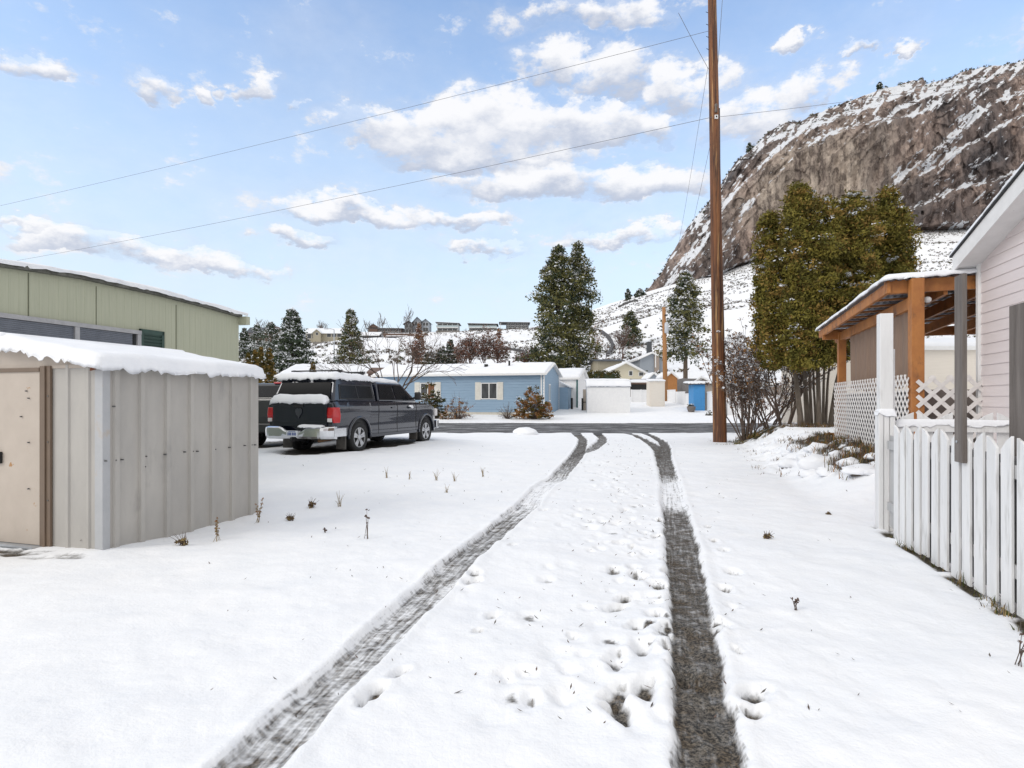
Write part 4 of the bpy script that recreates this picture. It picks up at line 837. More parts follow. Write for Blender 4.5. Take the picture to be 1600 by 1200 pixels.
for cy in (ra, fa):
    for s_ in (1, -1):
        pts = arch(cy, .42, .505, -5, 185, 16); mb.tube([(s_*.975, a, b) for a, b in pts], .035, 6)
mb.build('wheel_arch', NAVY, t, smooth=True)
MB().box(-.80,.80,.4,5.6,.38,.62).box(-.93,-.6,ra-.5,ra+.5,.5,1.0).box(.6,.93,ra-.5,ra+.5,.5,1.0).box(-.93,-.6,fa-.5,fa+.5,.5,1.0).box(.6,.93,fa-.5,fa+.5,.5,1.0).build('chassis', TRIM, t)
tg = MB().box(-.80,.80,.055,.11,.72,1.31).box(-.80,.80,.035,.055,1.22,1.29).box(-.78,.78,.045,.056,.84,.87).build('tailgate', NAVY, t, bevel=.015)
MB().box(-.14,.14,.022,.036,1.20,1.27).build('handle', TRIM, tg, bevel=.01)
# shield shaped emblem with horns
em = MB().prism([(-.06,.02),(-.095,.09),(-.09,.16),(-.05,.19),(0,.175),(.05,.19),(.09,.16),(.095,.09),(.06,.02),(.03,.0),(0,-.07),(-.03,0)], (0,.046,.98), (1,0,0), (0,0,1), (0,-1,0), .02).build('emblem', M('emblem_grey', (.09,.095,.11), rough=.35, metal=.6), tg, bevel=.006)
# canopy
def tapered(mb, x0, x1, y0, y1, y0t, y1t, z0, z1, xt, mi=0):
    vs = [(x0,y0,z0),(x1,y0,z0),(x1,y1,z0),(x0,y1,z0),(x0+xt,y0t,z1),(x1-xt,y0t,z1),(x1-xt,y1t,z1),(x0+xt,y1t,z1)]
    return mb.add(vs, [(0,3,2,1),(4,5,6,7),(0,1,5,4),(1,2,6,5),(2,3,7,6),(3,0,4,7)], mi)
cn = tapered(MB(), -.93,.93,.16,2.12,.42,2.06,1.33,1.935,.13).build('canopy', NAVY, t, bevel=.04, seg=3)
def quad_on(mb, x, dx_, pts, th_=.012):           # window plate on the leaning side: x at z=1.33, leaning in dx_ per metre
    A = [(x-dx_*(b-1.33), a, b) for a, b in pts]; s_ = 1 if x > 0 else -1; B = [(p_[0]+s_*th_, p_[1], p_[2]) for p_ in A]; n = len(pts)
    mb.add(A+B, [tuple(range(n)), tuple(range(2*n-1, n-1, -1))]+[(i, i+n, (i+1) % n+n, (i+1) % n) for i in range(n)])
ln = .13/.605
for s_ in (1, -1):
    mb = MB(); quad_on(mb, s_*.932, s_*ln, [(.42,1.39),(2.0,1.39),(1.98,1.77),(.50,1.77)]); fr = mb.build('canopy_window_frame', TRIM, cn, bevel=.01)
    mb = MB(); quad_on(mb, s_*.945, s_*ln, [(.47,1.42),(1.95,1.42),(1.93,1.74),(.55,1.74)], .004); mb.build('pane', TINT, fr) if False else mb.build('canopy_window', TINT, cn)
    mb = MB(); quad_on(mb, s_*.948, s_*ln, [(1.22,1.42),(1.25,1.42),(1.22,1.74),(1.19,1.74)], .006); mb.build('window_divider', TRIM, cn)
MB().add([(-.82,.185,1.40),(.82,.185,1.40),(.74,.355,1.82),(-.74,.355,1.82),(-.82,.165,1.40),(.82,.165,1.40),(.74,.335,1.82),(-.74,.335,1.82)], [(0,1,2,3),(7,6,5,4),(0,4,5,1),(1,5,6,2),(2,6,7,3),(3,7,4,0)]).build('rear_window', M('rear_tint', (.010,.011,.013), (.006,.006,.008), 2, rough=.3, spec=.08), cn, bevel=.006)
# cab
cab = MB(); tapered(cab, -.93,.93,2.23,4.52,2.34,3.72,1.33,1.885,.16); cb = cab.build('cab', NAVY, t, bevel=.05, seg=3)
lc = .15/.57
for s_ in (1, -1):
    for nm, pts in (('rear_door_window', [(2.32,1.38),(3.16,1.38),(3.10,1.80),(2.42,1.80)]), ('front_door_window', [(3.24,1.38),(4.16,1.38),(3.72,1.76),(3.58,1.80),(3.20,1.80)])):
        mb = MB(); quad_on(mb, s_*.932, s_*lc, pts, .006); mb.build(nm, TINT, cb)
MB().add([(-.80,4.535,1.36),(.80,4.535,1.36),(.70,3.80,1.86),(-.70,3.80,1.86)], [(0,1,2,3)]).build('windscreen', TINT, cb)
gm = MB()
for s_ in (1, -1):
    for y_ in (2.18, 3.20, 4.36): gm.tube([(s_*(.986-float(np.interp(z_, [.37,.5,.7,.9,1.1,1.22,1.34], [.035,.010,.020,.014,.0,.010,.05]))), y_, z_) for z_ in (.45,.55,.7,.85,.98,1.1,1.22,1.32)], .010, 4)
    gm.tube([(s_*.968, 1.85, .46), (s_*.968, 4.45, .46)], .006, 4)
gm.build('door_seams', TRIM, t)
for s_ in (1, -1):
    for y_ in (2.95, 3.98): MB().box(min(s_*.98,s_*1.01),max(s_*.98,s_*1.01),y_-.1,y_+.1,1.14,1.18).build('door_handle', NAVY if s_ < 0 else NAVY, t, bevel=.01)
    m_ = MB().box(min(s_*1.03,s_*1.22),max(s_*1.03,s_*1.22),4.12,4.24,1.38,1.62).build('mirror', TRIM, t, bevel=.04, seg=3); MB().beam((s_*.92,4.2,1.42), (s_*1.06,4.18,1.46), .06, .05).build('mirror_arm', TRIM, m_)
    tl = MB().prism([(.05,.80),(.0,1.0),(.03,1.19),(.28,1.19),(.33,.98),(.30,.80)], (s_*.80,.065,0), (0,1,0), (0,0,1), (s_*1,0,0), .19).build('tail_light', RED, t, bevel=.02)
    MB().box(min(s_*.83,s_*.95),max(s_*.83,s_*.95),.045,.075,.83,.92).build('reversing_lens', LENSW, tl, bevel=.008)
    MB().box(min(s_*.70,s_*.98),max(s_*.70,s_*.98),5.70,5.88,.86,1.10).build('headlight', LENSW, t, bevel=.04)
    fl = MB().box(s_*.82-.14,s_*.82+.14,.62,.66,.12,.52).build('mud_flap', M('mud_flap', (.13,.12,.11), (.07,.065,.06), 8, rough=.8), t, bevel=.01)
    MB().box(s_*.82-.14,s_*.82+.14,4.44,4.47,.14,.5).build('mud_flap', MT['mud_flap'], t, bevel=.01)
    wheel(t, s_*.845, ra, wr, s_, z=wr-.01); wheel(t, s_*.845, fa, wr, s_, z=wr-.01)
bp_ = MB()
n_ = 28; prof_ = [(0,.42),(-.035,.48),(-.045,.62),(-.03,.69),(.02,.72),(.10,.72),(.10,.40)]
ring = []
for i in range(n_+1):
    x_ = -1.0+2.0*i/n_; ax = abs(x_); dip = .10*float(1-ss(ax, .22, .42)); y_ = -.16+.28*max(0, (ax-.72)/.28)**2.2
    ring.append([(x_, y_+a*1.0, b-(dip if b > .55 else 0)) for a, b in prof_])
vs = [q for r_ in ring for q in r_]; m7 = len(prof_); bp_.add(vs, [(i*m7+j, (i+1)*m7+j, (i+1)*m7+(j+1) % m7, i*m7+(j+1) % m7) for i in range(n_) for j in range(m7)]+[tuple(range(m7)), tuple(range(n_*m7+m7-1, n_*m7-1, -1))])
for s_ in (1, -1): bp_.box(min(s_*.97,s_*1.01),max(s_*.97,s_*1.01),.10,.60,.46,.68)
bp_.build('rear_bumper', CHROME, t, smooth=False, bevel=.012)
pl = MB().box(-.16,.16,-.215,-.205,.47,.62).build('licence_plate', M('plate_white', (.72,.75,.80), rough=.4), t)
mb = MB(); 
for i, (x_, w_) in enumerate([(-.115,.028),(-.075,.028),(-.035,.028),(.02,.03),(.062,.028),(.10,.028)]): mb.box(x_-w_/2,x_+w_/2,-.218,-.2155,.505,.575)
mb.box(-.1,.1,-.218,-.2155,.59,.605); mb.build('plate_characters', M('plate_blue', (.05,.10,.30), rough=.5), pl)
MB().box(-.06,.06,-.2,.2,.36,.44).lathe([(.40,.001),(.40,.03),(.46,.03),(.46,.001)], 10, 'z', (0,-.24,0)).box(-.03,.03,-.26,-.1,.38,.41).build('tow_hitch', TRIM, t)
MB().tube([(.55,.1,.36),(.55,.6,.38)], .04, 8).build('exhaust', M('rusty_pipe', (.28,.17,.10), rough=.7, metal=.4), t)
MB().box(-.98,.98,5.86,6.0,.45,.72).build('front_bumper', CHROME, t, bevel=.04)
mb = MB()
for s_ in (1, -1): mb.tube([(s_*.62,.55,2.10),(s_*.62,2.05,2.10)], .018, 6)
for y_ in (.75, 1.8): mb.tube([(-.78,y_,2.13),(.78,y_,2.13)], .02, 6); [mb.box(x_-.03,x_+.03,y_-.04,y_+.04,1.9,2.15) for x_ in (-.68,.68)]
mb.build('roof_rack', TRIM, t)
snow_slab('canopy_snow', (-.84,.33,1.935), (1.66,0,0), (0,1.70,0), .14, t, .04, 21, .03, .04, droop=.05)
snow_slab('tailgate_snow', (-.84,-.02,1.325), (1.64,0,0), (0,.29,.02), .19, t, .04, 22, .015, .02, droop=.04, lump=.2)
snow_slab('cab_snow', (-.74,2.30,1.90), (1.44,0,0), (0,1.40,0), .09, t, .05, 23, .02, .03, droop=.03)
snow_slab('windscreen_snow', (-.72,3.70,1.885), (1.42,0,0), (0,.78,-.50), .05, t, .05, 24, .01, .03, droop=.02)
snow_slab('hood_snow', (-.80,4.60,1.30), (1.6,0,0), (0,1.1,-.16), .035, t, .06, 25, .01, .04, droop=.01)
snow_slab('bumper_snow', (.18,-.19,.715), (.60,0,0), (0,.22,0), .05, t, .03, 26, .01, .02, droop=.02)
snow_slab('canopy_side_snow', (.80,1.70,1.42), (0,.16,0), (.10,0,0), .07, t, .03, 27, .01, .02); snow_slab('canopy_side_snow', (.80,.85,1.42), (0,.2,0), (.10,0,0), .04, t, .03, 28, .01, .02)
snow_slab('handle_snow', (.985,3.86,1.185), (0,.22,0), (.05,0,0), .07, t, .03, 29, .01, .02)
# second vehicle, mostly hidden
th2 = R(15); o2 = Vector((-7.15, 17.1, gt-.02))
t = thing('suv', o2, -th2, 'charcoal vehicle mostly hidden between the shed and the navy pickup', 'suv')
outl = [(.05,.48),(.02,.9),(.10,1.42),(4.5,1.30),(4.85,1.12),(4.95,.5),(4.7,.42)]+arch(3.95,.42,.45,0,180)+[(3.4,.36),(1.5,.36)]+arch(1.0,.42,.45,0,180)+[(.5,.42)]
body_mesh(outl, .95, 'body', BLACKP, t, .05, .05)
cb = MB(); tapered(cb, -.90,.90,.08,4.0,.42,3.0,1.40,1.86,.14); cb = cb.build('cabin', BLACKP, t, bevel=.06, seg=3)
MB().add([(-.74,.10,1.46),(.74,.10,1.46),(.66,.36,1.78),(-.66,.36,1.78)], [(0,1,2,3)]).build('rear_window', TINT, cb)
for s_ in (1, -1):
    for a, b in ((.35,1.15),(1.22,2.05),(2.12,3.0)): mb = MB(); A = [(s_*(.905-.30*(z_-1.4)), y_, z_) for y_, z_ in ((a,1.46),(b+.02,1.46),(b-.03,1.78),(a+.1,1.78))]; mb.add(A+[(p_[0]+s_*.008, p_[1], p_[2]) for p_ in A], [(0,1,2,3),(7,6,5,4),(0,4,5,1),(1,5,6,2),(2,6,7,3),(3,7,4,0)]); mb.build('side_window', TINT, cb)
    MB().prism([(.0,.95),(.03,1.35),(.2,1.35),(.22,.95)], (s_*.78,.0,0), (0,1,0), (0,0,1), (s_,0,0), .17).build('tail_light', RED, t, bevel=.02)
    wheel(t, s_*.82, 1.0, .38, s_, z=.37); wheel(t, s_*.82, 3.95, .38, s_, z=.37)
MB().box(.25,.72,.36,.42,1.84,1.89).build('brake_light', RED, t, bevel=.01)
MB().box(-.93,.93,-.06,.05,.45,.72).build('rear_bumper', BLACKP, t, bevel=.04)

# ================================================================= houses across the road
def win(mbp, x0, x1, z0, z1, parent, y=-.02, frame=None, mull=True, name='window'):
    f = MB().box(x0-.06,x0,y-.04,y,z0-.06,z1+.06).box(x1,x1+.06,y-.04,y,z0-.06,z1+.06).box(x0,x1,y-.04,y,z1,z1+.06).box(x0,x1,y-.04,y,z0-.06,z0)
    if mull: f.box((x0+x1)/2-.03,(x0+x1)/2+.03,y-.04,y,z0,z1)
    o_ = f.build(name, frame or WHITE, parent); MB().box(x0,x1,y-.015,y-.005,z0,z1).build('pane', GLASS, o_); return o_
BLUE = M('blue_siding', (.26,.37,.49), (.22,.325,.44), 3, rough=.6, stretch=(.4,1,4)); 
bc = Vector((2.16, 41, gz(2.16, 41))); rzb = ROT
t = thing('blue_house', bc, rzb, 'light blue sided single storey house with white shutters across the road', 'house')
zg = bc.z; e0 = 3.3-zg; rg = 4.06-zg; dpt = 5.0; Lb = 12.6
mb = MB().box(-Lb,0,0,dpt,.3,e0); courses(mb, (-Lb,0,0), (1,0,0), (0,-1,0), lambda z: (0, Lb), .3, e0, .19, .035)
mb.prism([(0,e0),(dpt/2,rg),(dpt,e0)], (-Lb,0,0), (0,1,0), (0,0,1), (1,0,0), Lb)
courses(mb, (0,0,0), (0,1,0), (1,0,0), lambda z: (0, dpt) if z < e0 else ((z-e0)/(rg-e0)*dpt/2, dpt-(z-e0)/(rg-e0)*dpt/2), .3, rg, .17, .02); mb.build('wall', BLUE, t)
MB().box(-Lb-.01,.01,-.01,dpt,-.3,.3).build('skirting', M('cream_skirting', (.60,.57,.50), rough=.7), t)
MB().box(-.06,.03,-.03,.07,.3,e0).box(.0,.03,dpt-.08,dpt,.3,e0).box(-.22,-.14,-.05,-.02,.3,e0).build('corner_trim', WHITE, t)
mb = MB()
for s_ in (0, 1):
    a, b = ((-.3, e0-.06), (dpt/2, rg+.03)) if s_ == 0 else ((dpt/2, rg+.03), (dpt+.3, e0-.06)); mb.prism([a, b, (b[0], b[1]+.09), (a[0], a[1]+.09)], (-Lb-.2,0,0), (0,1,0), (0,0,1), (1,0,0), Lb+.45)
mb.build('roof', WHITE, t); MB().box(-Lb-.2,.25,-.36,-.30,e0-.09,e0+.05).build('gutter', WHITE, t)
snow_slab('roof_snow', (-Lb-.15,-.22,e0+.06), (Lb+.3,0,0), (0,dpt/2+.24,rg-e0+.06), .09, t, .15, 31, .01, .03); snow_slab('roof_snow', (-Lb-.15,dpt+.28,e0+.05), (Lb+.35,0,0), (0,-dpt/2-.26,rg-e0+.06), .09, t, .3, 32, .01, .03)
MB().tube([(-2.9,1.6,rg-.2),(-2.9,1.6,rg+.28)], .07, 8).tube([(-4.6,1.5,rg-.2),(-4.6,1.5,rg+.05)], .15, 8).build('roof_vent', DARK, t)
def bx(px): return -px2v(px, bc.x, bc.y, -.962, .273)
def bz(py, px): v = bx(px); return H+(CY-py)/F*(bc.y-.273*v)-zg
for a, b, s1, s2 in ((752,777,(742.5,752),(777,787)), (657.5,680,(648,657),(680,689.5))):
    xa, xb = bx(a), bx(b); za, zb_ = bz(622.5, a), bz(599.5, a); w_ = win(None, xa+.04, xb-.04, za, zb_, t)
    if a < 700: MB().box((xa+xb)/2+.04, xb-.06, -.045, -.038, za+.02, zb_-.02).build('brown_curtain', M('orange_curtain', (.20,.09,.04), rough=.9), w_)
    for q in (s1, s2):
        m_ = MB().box(bx(q[0])+.01, bx(q[1])-.03, -.05, -.022, za-.10, zb_+.10)
        for i in range(12): m_.box(bx(q[0])+.06, bx(q[1])-.08, -.058, -.05, za-.02+i*(zb_-za)/12, za+.04+i*(zb_-za)/12)
        m_.build('shutter', M('cream_shutter', (.70,.68,.62), rough=.6), t)
e = MB().box(.022,.05,1.4,1.9,1.05,2.25).build('side_window', WHITE, t); MB().box(.05,.055,1.48,1.82,1.12,2.18).build('pane', M('pale_pane', (.30,.38,.45), rough=.15), e)
# lean-to at the far end of the blue house
a_ = MB().box(0,.7,dpt+.02,dpt+3.4,.25,2.1); courses(a_, (.7,dpt+.02,0), (0,1,0), (1,0,0), lambda z: (0, 3.3), .25, 2.1, .17, .02); courses(a_, (0,dpt+.02,0), (1,0,0), (0,-1,0), lambda z: (0, .7), .25, 2.1, .17, .02)
a_ = a_.build('lean_to', BLUE, t); MB().prism([(-.1,2.55),(.85,2.08),(.85,2.16),(-.1,2.63)], (0,dpt-.05,0), (1,0,0), (0,0,1), (0,1,0), 3.6).build('lean_to_roof', SNOWF, t)
e = MB().box(.722,.75,dpt+1.2,dpt+2.0,1.0,2.0).build('lean_to_window', WHITE, t); MB().box(.75,.755,dpt+1.27,dpt+1.93,1.07,1.93).build('pane', MT['pale_pane'], e)
MB().box(.85,1.0,dpt+.3,dpt+.45,-.1,1.3).build('meter_post', DARK, t)

def gable_house(name, px0, px1, Z, ybase, yeave, yridge, dep, wall, label, cat='house', ridge='x', snow=True, rz=0, wins=(), over=.25, roofm=None, group=None, found=2.0, gable_front=False, zb=None):
    x0, x1 = (px0-CX)/F*Z, (px1-CX)/F*Z; zb = H+(CY-ybase)/F*Z if zb is None else zb; ze = H+(CY-yeave)/F*Z-zb; zr_ = H+(CY-yridge)/F*(Z+(0 if gable_front else dep/2))-zb
    t = thing(name, ((x0+x1)/2, Z, zb), rz, label, cat, group); hw = (x1-x0)/2
    mb = MB().box(-hw,hw,0,dep,-found,ze)
    if gable_front: mb.prism([(-hw,ze),(0,zr_),(hw,ze)], (0,0,0), (1,0,0), (0,0,1), (0,1,0), dep)
    else: mb.prism([(0,ze),(dep/2,zr_),(dep,ze)], (-hw,0,0), (0,1,0), (0,0,1), (1,0,0), 2*hw)
    mb.build('wall', wall, t); mb = MB(); k = (zr_-ze)/(hw if gable_front else dep/2)
    for s_ in (1, -1):
        if gable_front: mb.prism([(s_*(hw+over),ze-over*k),(0,zr_),(0,zr_+.14),(s_*(hw+over),ze-over*k+.14)], (0,-over,0), (1,0,0), (0,0,1), (0,1,0), dep+2*over)
        else:
            c = dep/2; mb.prism([(c+s_*(c+over),ze-over*k),(c,zr_),(c,zr_+.14),(c+s_*(c+over),ze-over*k+.14)], (-hw-over,0,0), (0,1,0), (0,0,1), (1,0,0), 2*hw+2*over)
    mb.build('roof', roofm or WHITE, t)
    if snow:
        for s_ in (1, -1):
            if gable_front: snow_slab('roof_snow', (s_*(hw+over-.04),-over+.04,ze-over*k+.14), (-s_*(hw+over-.04),0,zr_-ze+over*k), (0,dep+2*over-.08,0), .14, t, .35, rnd.random()*50, 0, .04, mat=SNOWF)
            else: c = dep/2; snow_slab('roof_snow', (-hw-over+.04,c-s_*(c+over-.04),ze-over*k+.14), (2*hw+2*over-.08,0,0), (0,s_*(c+over-.04),zr_-ze+over*k), .14, t, .35, rnd.random()*50, 0, .04, mat=SNOWF)
    for (a, b, c0, c1) in wins:
        win(None, (a-CX)/F*Z-(x0+x1)/2, (b-CX)/F*Z-(x0+x1)/2, H+(CY-c0)/F*Z-zb, H+(CY-c1)/F*Z-zb, t, y=-.01, mull=(b-a) > 7)
    return t
WS = M('white_siding', (.84,.84,.84), (.77,.77,.78), 5, rough=.6); CREAM = M('cream_siding', (.62,.57,.44), (.56,.51,.39), 5, rough=.6, stretch=(.3,1,4))
CREAM2 = M('pale_cream_siding', (.76,.70,.62), (.71,.65,.57), 5, rough=.6, stretch=(.3,1,4)); GREYS = M('grey_siding', (.30,.33,.37), (.26,.29,.33), 5, rough=.6)
TANS = M('tan_siding', (.36,.32,.24), (.30,.27,.20), 5, rough=.7); BRN = M('brown_siding', (.16,.10,.075), (.11,.075,.06), 5, rough=.8); DKG = M('dark_grey_cladding', (.075,.08,.09), (.05,.055,.06), 5, rough=.6); STONE = M('stone_blocks', (.24,.22,.20), (.13,.12,.115), 1.6, rough=.9, bump=.4, bs=3)
# white annexe, white shed, lockers
t = gable_house('white_building', 866, 903, 47, 643, 592, 580, 4.6, WS, 'narrow white building with a teal corner between the blue house and the white shed', 'building', rz=ROT, gable_front=False, over=.2)
MB().box(.80,.93,-.04,.0,0,2.45).build('teal_trim', M('teal_trim', (.06,.16,.16), rough=.6), t)
t = thing('white_shed', G(951, 43.5), ROT*.25, 'long white metal shed with a snowy gambrel roof across the road', 'shed'); hw = 1.53; ze, zr_ = 1.92, 2.50; dp = 2.3
mb = MB().box(-hw,hw,0,dp,-.2,ze).prism([(0,ze),(dp,ze),(dp*.86,zr_-.15),(dp*.5,zr_),(dp*.14,zr_-.15)], (-hw,0,0), (0,1,0), (0,0,1), (1,0,0), 2*hw)
for i in range(26): x_ = -hw+.05+i*(2*hw-.1)/25; mb.box(x_-.018,x_+.018,-.02,0,.03,ze-.03)
mb.build('wall', WS, t); MB().box(-hw-.03,hw+.03,-.05,-.02,ze-.02,ze+.05).build('eave_trim', GREYS, t); MB().box(-hw-.02,hw+.02,-.03,dp,-.12,.0).build('base_rail', GREYS, t)
snow_slab('roof_snow', (-hw-.05,-.06,ze+.06), (2*hw+.1,0,0), (0,dp*.2,zr_-ze-.2), .07, t, .12, 5, .01, .02, mat=SNOWF); snow_slab('roof_snow', (-hw-.05,dp*.13,zr_-.13), (2*hw+.1,0,0), (0,dp*.7,.1), .1, t, .15, 6, .01, .02, mat=SNOWF)
t = thing('storage_locker', G(1027, 47.5), 0, 'narrow cream storage locker standing in front of the far utility pole', 'locker'); mb = MB().box(-.6,.6,0,1.1,0,2.02); mb.box(-.6,.6,-.03,0,1.9,2.06).build('body', CREAM2, t, bevel=.01); MB().box(-.5,.5,-.02,-.002,.08,1.85).build('door', WS if 0 else CREAM2, t, bevel=.01); snow_slab('roof_snow', (-.65,-.06,2.06), (1.3,0,0), (0,1.2,.1), .08, t, .1, 5, .01, .02, mat=SNOWF)
t = thing('utility_box', G(914, 45.2), 0, 'tan upright panel with a black post left of the long white shed', 'cabinet'); MB().box(-.12,.24,0,.3,0,1.6).build('box', M('tan_panel', (.50,.43,.36), rough=.7), t); MB().box(-.26,-.14,-.1,0,0,.95).build('post', DARK, t); MB().box(-.14,.24,-.06,0,.62,.68).build('rail', DARK, t)
def lowfence(px0, px1, Z0, Z1, yt0, label, mat=CREAM2, zt=1.1, name='white_fence', n=6, wav=.0):
    a, b = G(px0, Z0), G(px1, Z1); t = thing(name, a, math.atan2((b-a).y, (b-a).x), label, 'fence'); L_ = (b-a).xy.length; dz = (b.z-a.z)
    k = max(2, int(L_/1.8))
    for i in range(k):
        x0, x1 = L_*i/k+.02, L_*(i+1)/k-.02; z_ = dz*(i+.5)/k; m_ = MB().box(x0+.08,x1-.0,0,.04,z_+.02,z_+zt-.06); m_.box(x0+.08,x1,-.02,.06,z_+zt-.1,z_+zt-.02); m_.build('panel', mat, t)
        MB().box(x0-.04,x0+.08,-.04,.08,z_-.2,z_+zt).build('post', mat, t)
    return t
lowfence(986, 1016, 51, 51, 0, 'white panel fence between the long white shed and the cream locker', WS)
lowfence(1041, 1086, 52, 46.5, 0, 'white panel fence between the cream locker and the blue shed', WS)
lowfence(1103, 1120, 45.5, 41, 0, 'low white wall just left of the near pole, beside the blue shed', WS, 1.5, 'white_wall')
lowfence(1132, 1295, 42, 43, 0, 'long white fence across the road behind the bare shrubs', WS, 1.35)
lowfence(985, 1118, 58, 60, 0, 'grey board fence behind the low white fences', M('grey_boards', (.26,.25,.25), (.2,.19,.19), 6, rough=.8), 1.5, 'board_fence')
t = thing('blue_shed', G(1092.5, 45), ROT*.2, 'small bright blue sided shed left of the near utility pole', 'shed'); mb = MB().box(-.40,.42,0,1.6,0,1.98); courses(mb, (-.42,0,0), (1,0,0), (0,-1,0), lambda z: (0,.84), 0, 1.98, .12, .02); mb.build('wall', M('bright_blue_siding', (.06,.28,.60), (.05,.24,.52), 5, rough=.6), t)
MB().box(.43,1.1,.2,1.6,0,1.9).build('tan_side', M('tan_panel', (.5,.43,.36)), t); MB().box(-.75,1.2,-.2,1.8,1.99,2.08).build('roof', GREYW, t); snow_slab('roof_snow', (-.8,-.22,2.08), (1.9,0,0), (0,1.9,.1), .1, t, .1, 5, .01, .04, mat=SNOWF)
t = thing('planter', G(1080, 44.3), 0, 'dark squat planter at the foot of the bright blue shed', 'planter'); MB().lathe([(0,.2),(.25,.3),(.42,.33),(.45,.28),(.45,.01)], 12, 'z').build('pot', GREYW, t, smooth=True); crown('plant', [(0,0,.55),(.1,0,.5),(-.12,.05,.52)], .2, 40, .1, ('sage','shrub'), t, .3, 3)
bush(1107.5, 41.5, .6, .4, 'dark little shrub at the foot of the white wall by the near pole', ('shrub','dark'), 120, .3, .07, 24, 18)
t = gable_house('carport', 984, 1018, 56, 617, 600, 597.5, 4, BRN, 'dark open carport with a brown fascia behind the long white shed', 'carport', over=.1, roofm=BRN, snow=True)
MB().box(-.9,.9,-.05,-.02,.4,.95).build('opening_shade_panel', DARK, t)  # dark panel on the solid wall, painting the shade inside the carport
t = gable_house('wooden_shed', 1039, 1058, 57, 606, 591, 583, 3, M('orange_wood', (.45,.20,.06), (.35,.15,.05), 6, rough=.7), 'orange wooden shed with a snowy gable behind the cream locker', 'shed', gable_front=True, over=.15)
# cream gable house, flat roofed wing, grey house
t = gable_house('cream_house', 941, 1014, 72, 606, 587, 568, 12, CREAM, 'cream gabled house with a snowy roof behind the hedge', 'house', gable_front=True, over=.5, wins=((983,988,586.5,580),(998.5,1005,587,582)), zb=gz(13.5,72)-.3)
t = gable_house('green_house', 934, 972, 86, 595, 564.5, 563, 8, TANS, 'flat roofed pale green house behind the left side of the cream gable', 'house', over=.4, roofm=DKG, snow=False, zb=gz(13.5,86)-.5)
t = gable_house('grey_house', 1000, 1037, 88, 600, 561, 552.5, 10, GREYS, 'grey blue gabled house with a chimney left of the far pole', 'house', gable_front=True, over=.4, zb=gz(20,88)-.5); MB().box(.35,1.0,-.3,0,-2,3.9).build('chimney', M('chimney_tan', (.34,.28,.24), rough=.9), t); MB().box(.1,.7,3,4,3.6,5.4).build('chimney_pot', DKG, t)
t = gable_house('snowy_hut', 1013, 1030, 66, 600, 592, 584, 3, GREYS, 'little hut with a white gable roof behind the cream locker', 'hut', gable_front=True, over=.2); MB().tube([(.2,0,1.8),(.2,0,3.6)], .05, 6).build('flue', WHITE, t)
# cream building behind the porch and low house behind the bare shrubs
t = gable_house('cream_building', 1288, 1690, 22.6, 662, 546, 538, 3.6, CREAM2, 'long cream building with a white roof edge behind the porch', 'building', over=.15, found=.5, wins=()); MB().box(-3.0,4.8,-.03,-.005,-.2,1.05).build('skirting', WS, t)
t = gable_house('grey_low_house', 1122, 1232, 50, 612, 600, 590, 7, M('taupe_siding', (.25,.22,.20), (.2,.18,.16), 6, rough=.8), 'low taupe house with a snowy roof behind the bare shrubs', 'house', over=.3)
t = gable_house('snow_roofed_house', 440, 604, 52, 600, 589, 573, 9, GREYS, 'wide low house whose snowy roof shows just above the pickup', 'house', over=.5)
t = gable_house('brown_roof_house', 575, 606, 49, 592, 583.5, 577, 3, BRN, 'small brown roofed gable peeping above the snowy roof beside the bare tree', 'house', over=.1, snow=False, roofm=BRN)
# ---- houses along the hill crest
def hill_flat(px0, px1, ytop, ybot, Z, wall, label, nwin, rail=False, stone=0, roofm=None, name='modern_house', slope=0, porch=0):
    x0, x1 = (px0-CX)/F*Z, (px1-CX)/F*Z; zb = H+(CY-ybot)/F*Z; h = (ybot-ytop)/F*Z; t = thing(name, ((x0+x1)/2, Z, zb), 0, label, 'house'); hw = (x1-x0)/2
    MB().box(-hw+porch,hw,0,9,-5,h-.3).build('wall', wall, t); MB().prism([(-hw-.8,h-.25),(hw+.8,h-.25-slope),(hw+.8,h-slope),(-hw-.8,h)], (0,-1.2,0), (1,0,0), (0,0,1), (0,1,0), 11.5).build('roof', roofm or DKG, t)
    MB().prism([(-hw-.7,h+.01),(hw+.7,h+.01-slope),(hw+.7,h+.2-slope),(-hw-.7,h+.2)], (0,-1.0,0), (1,0,0), (0,0,1), (0,1,0), 11).build('roof_snow', SNOWF, t)
    for i in range(nwin):
        a = -hw+porch+.5+(2*hw-porch-.6)*i/nwin; b = a+(2*hw-porch-1)/nwin*.8; win(None, a, b, h*.45, h*.85, t, y=-.02); win(None, a, b, .3, h*.36, t, y=-.02)
    if rail:
        MB().box(-hw-.2,hw+.2,-2.2,0,h*.40,h*.46).build('balcony', WHITE, t); MB().box(-hw-.2,hw+.2,-2.2,-2.1,h*.46,h*.46+.9).build('railing', M('pale_glass_rail', (.42,.5,.52), rough=.2), t)
    if porch: MB().box(-hw,-hw+.25,-.8,-.6,-.5,h-.3).build('post', WHITE, t)
    if stone: MB().box(-hw-.3,hw+1,-2.8,-2.3,-stone,h*.1).build('retaining_wall', STONE, t)
    return t
hill_flat(683, 716, 503.5, 519, 322, M('white_stucco', (.55,.56,.57), rough=.7), 'white two storey house with a glass balcony on the hill crest', 4, True, 3.2, slope=.6)
hill_flat(733, 776, 505.5, 518, 324, M('olive_grey', (.16,.165,.14), rough=.7), 'dark flat roofed house with a pale balcony rail at the middle of the crest', 5, True, 1.2, slope=.3)
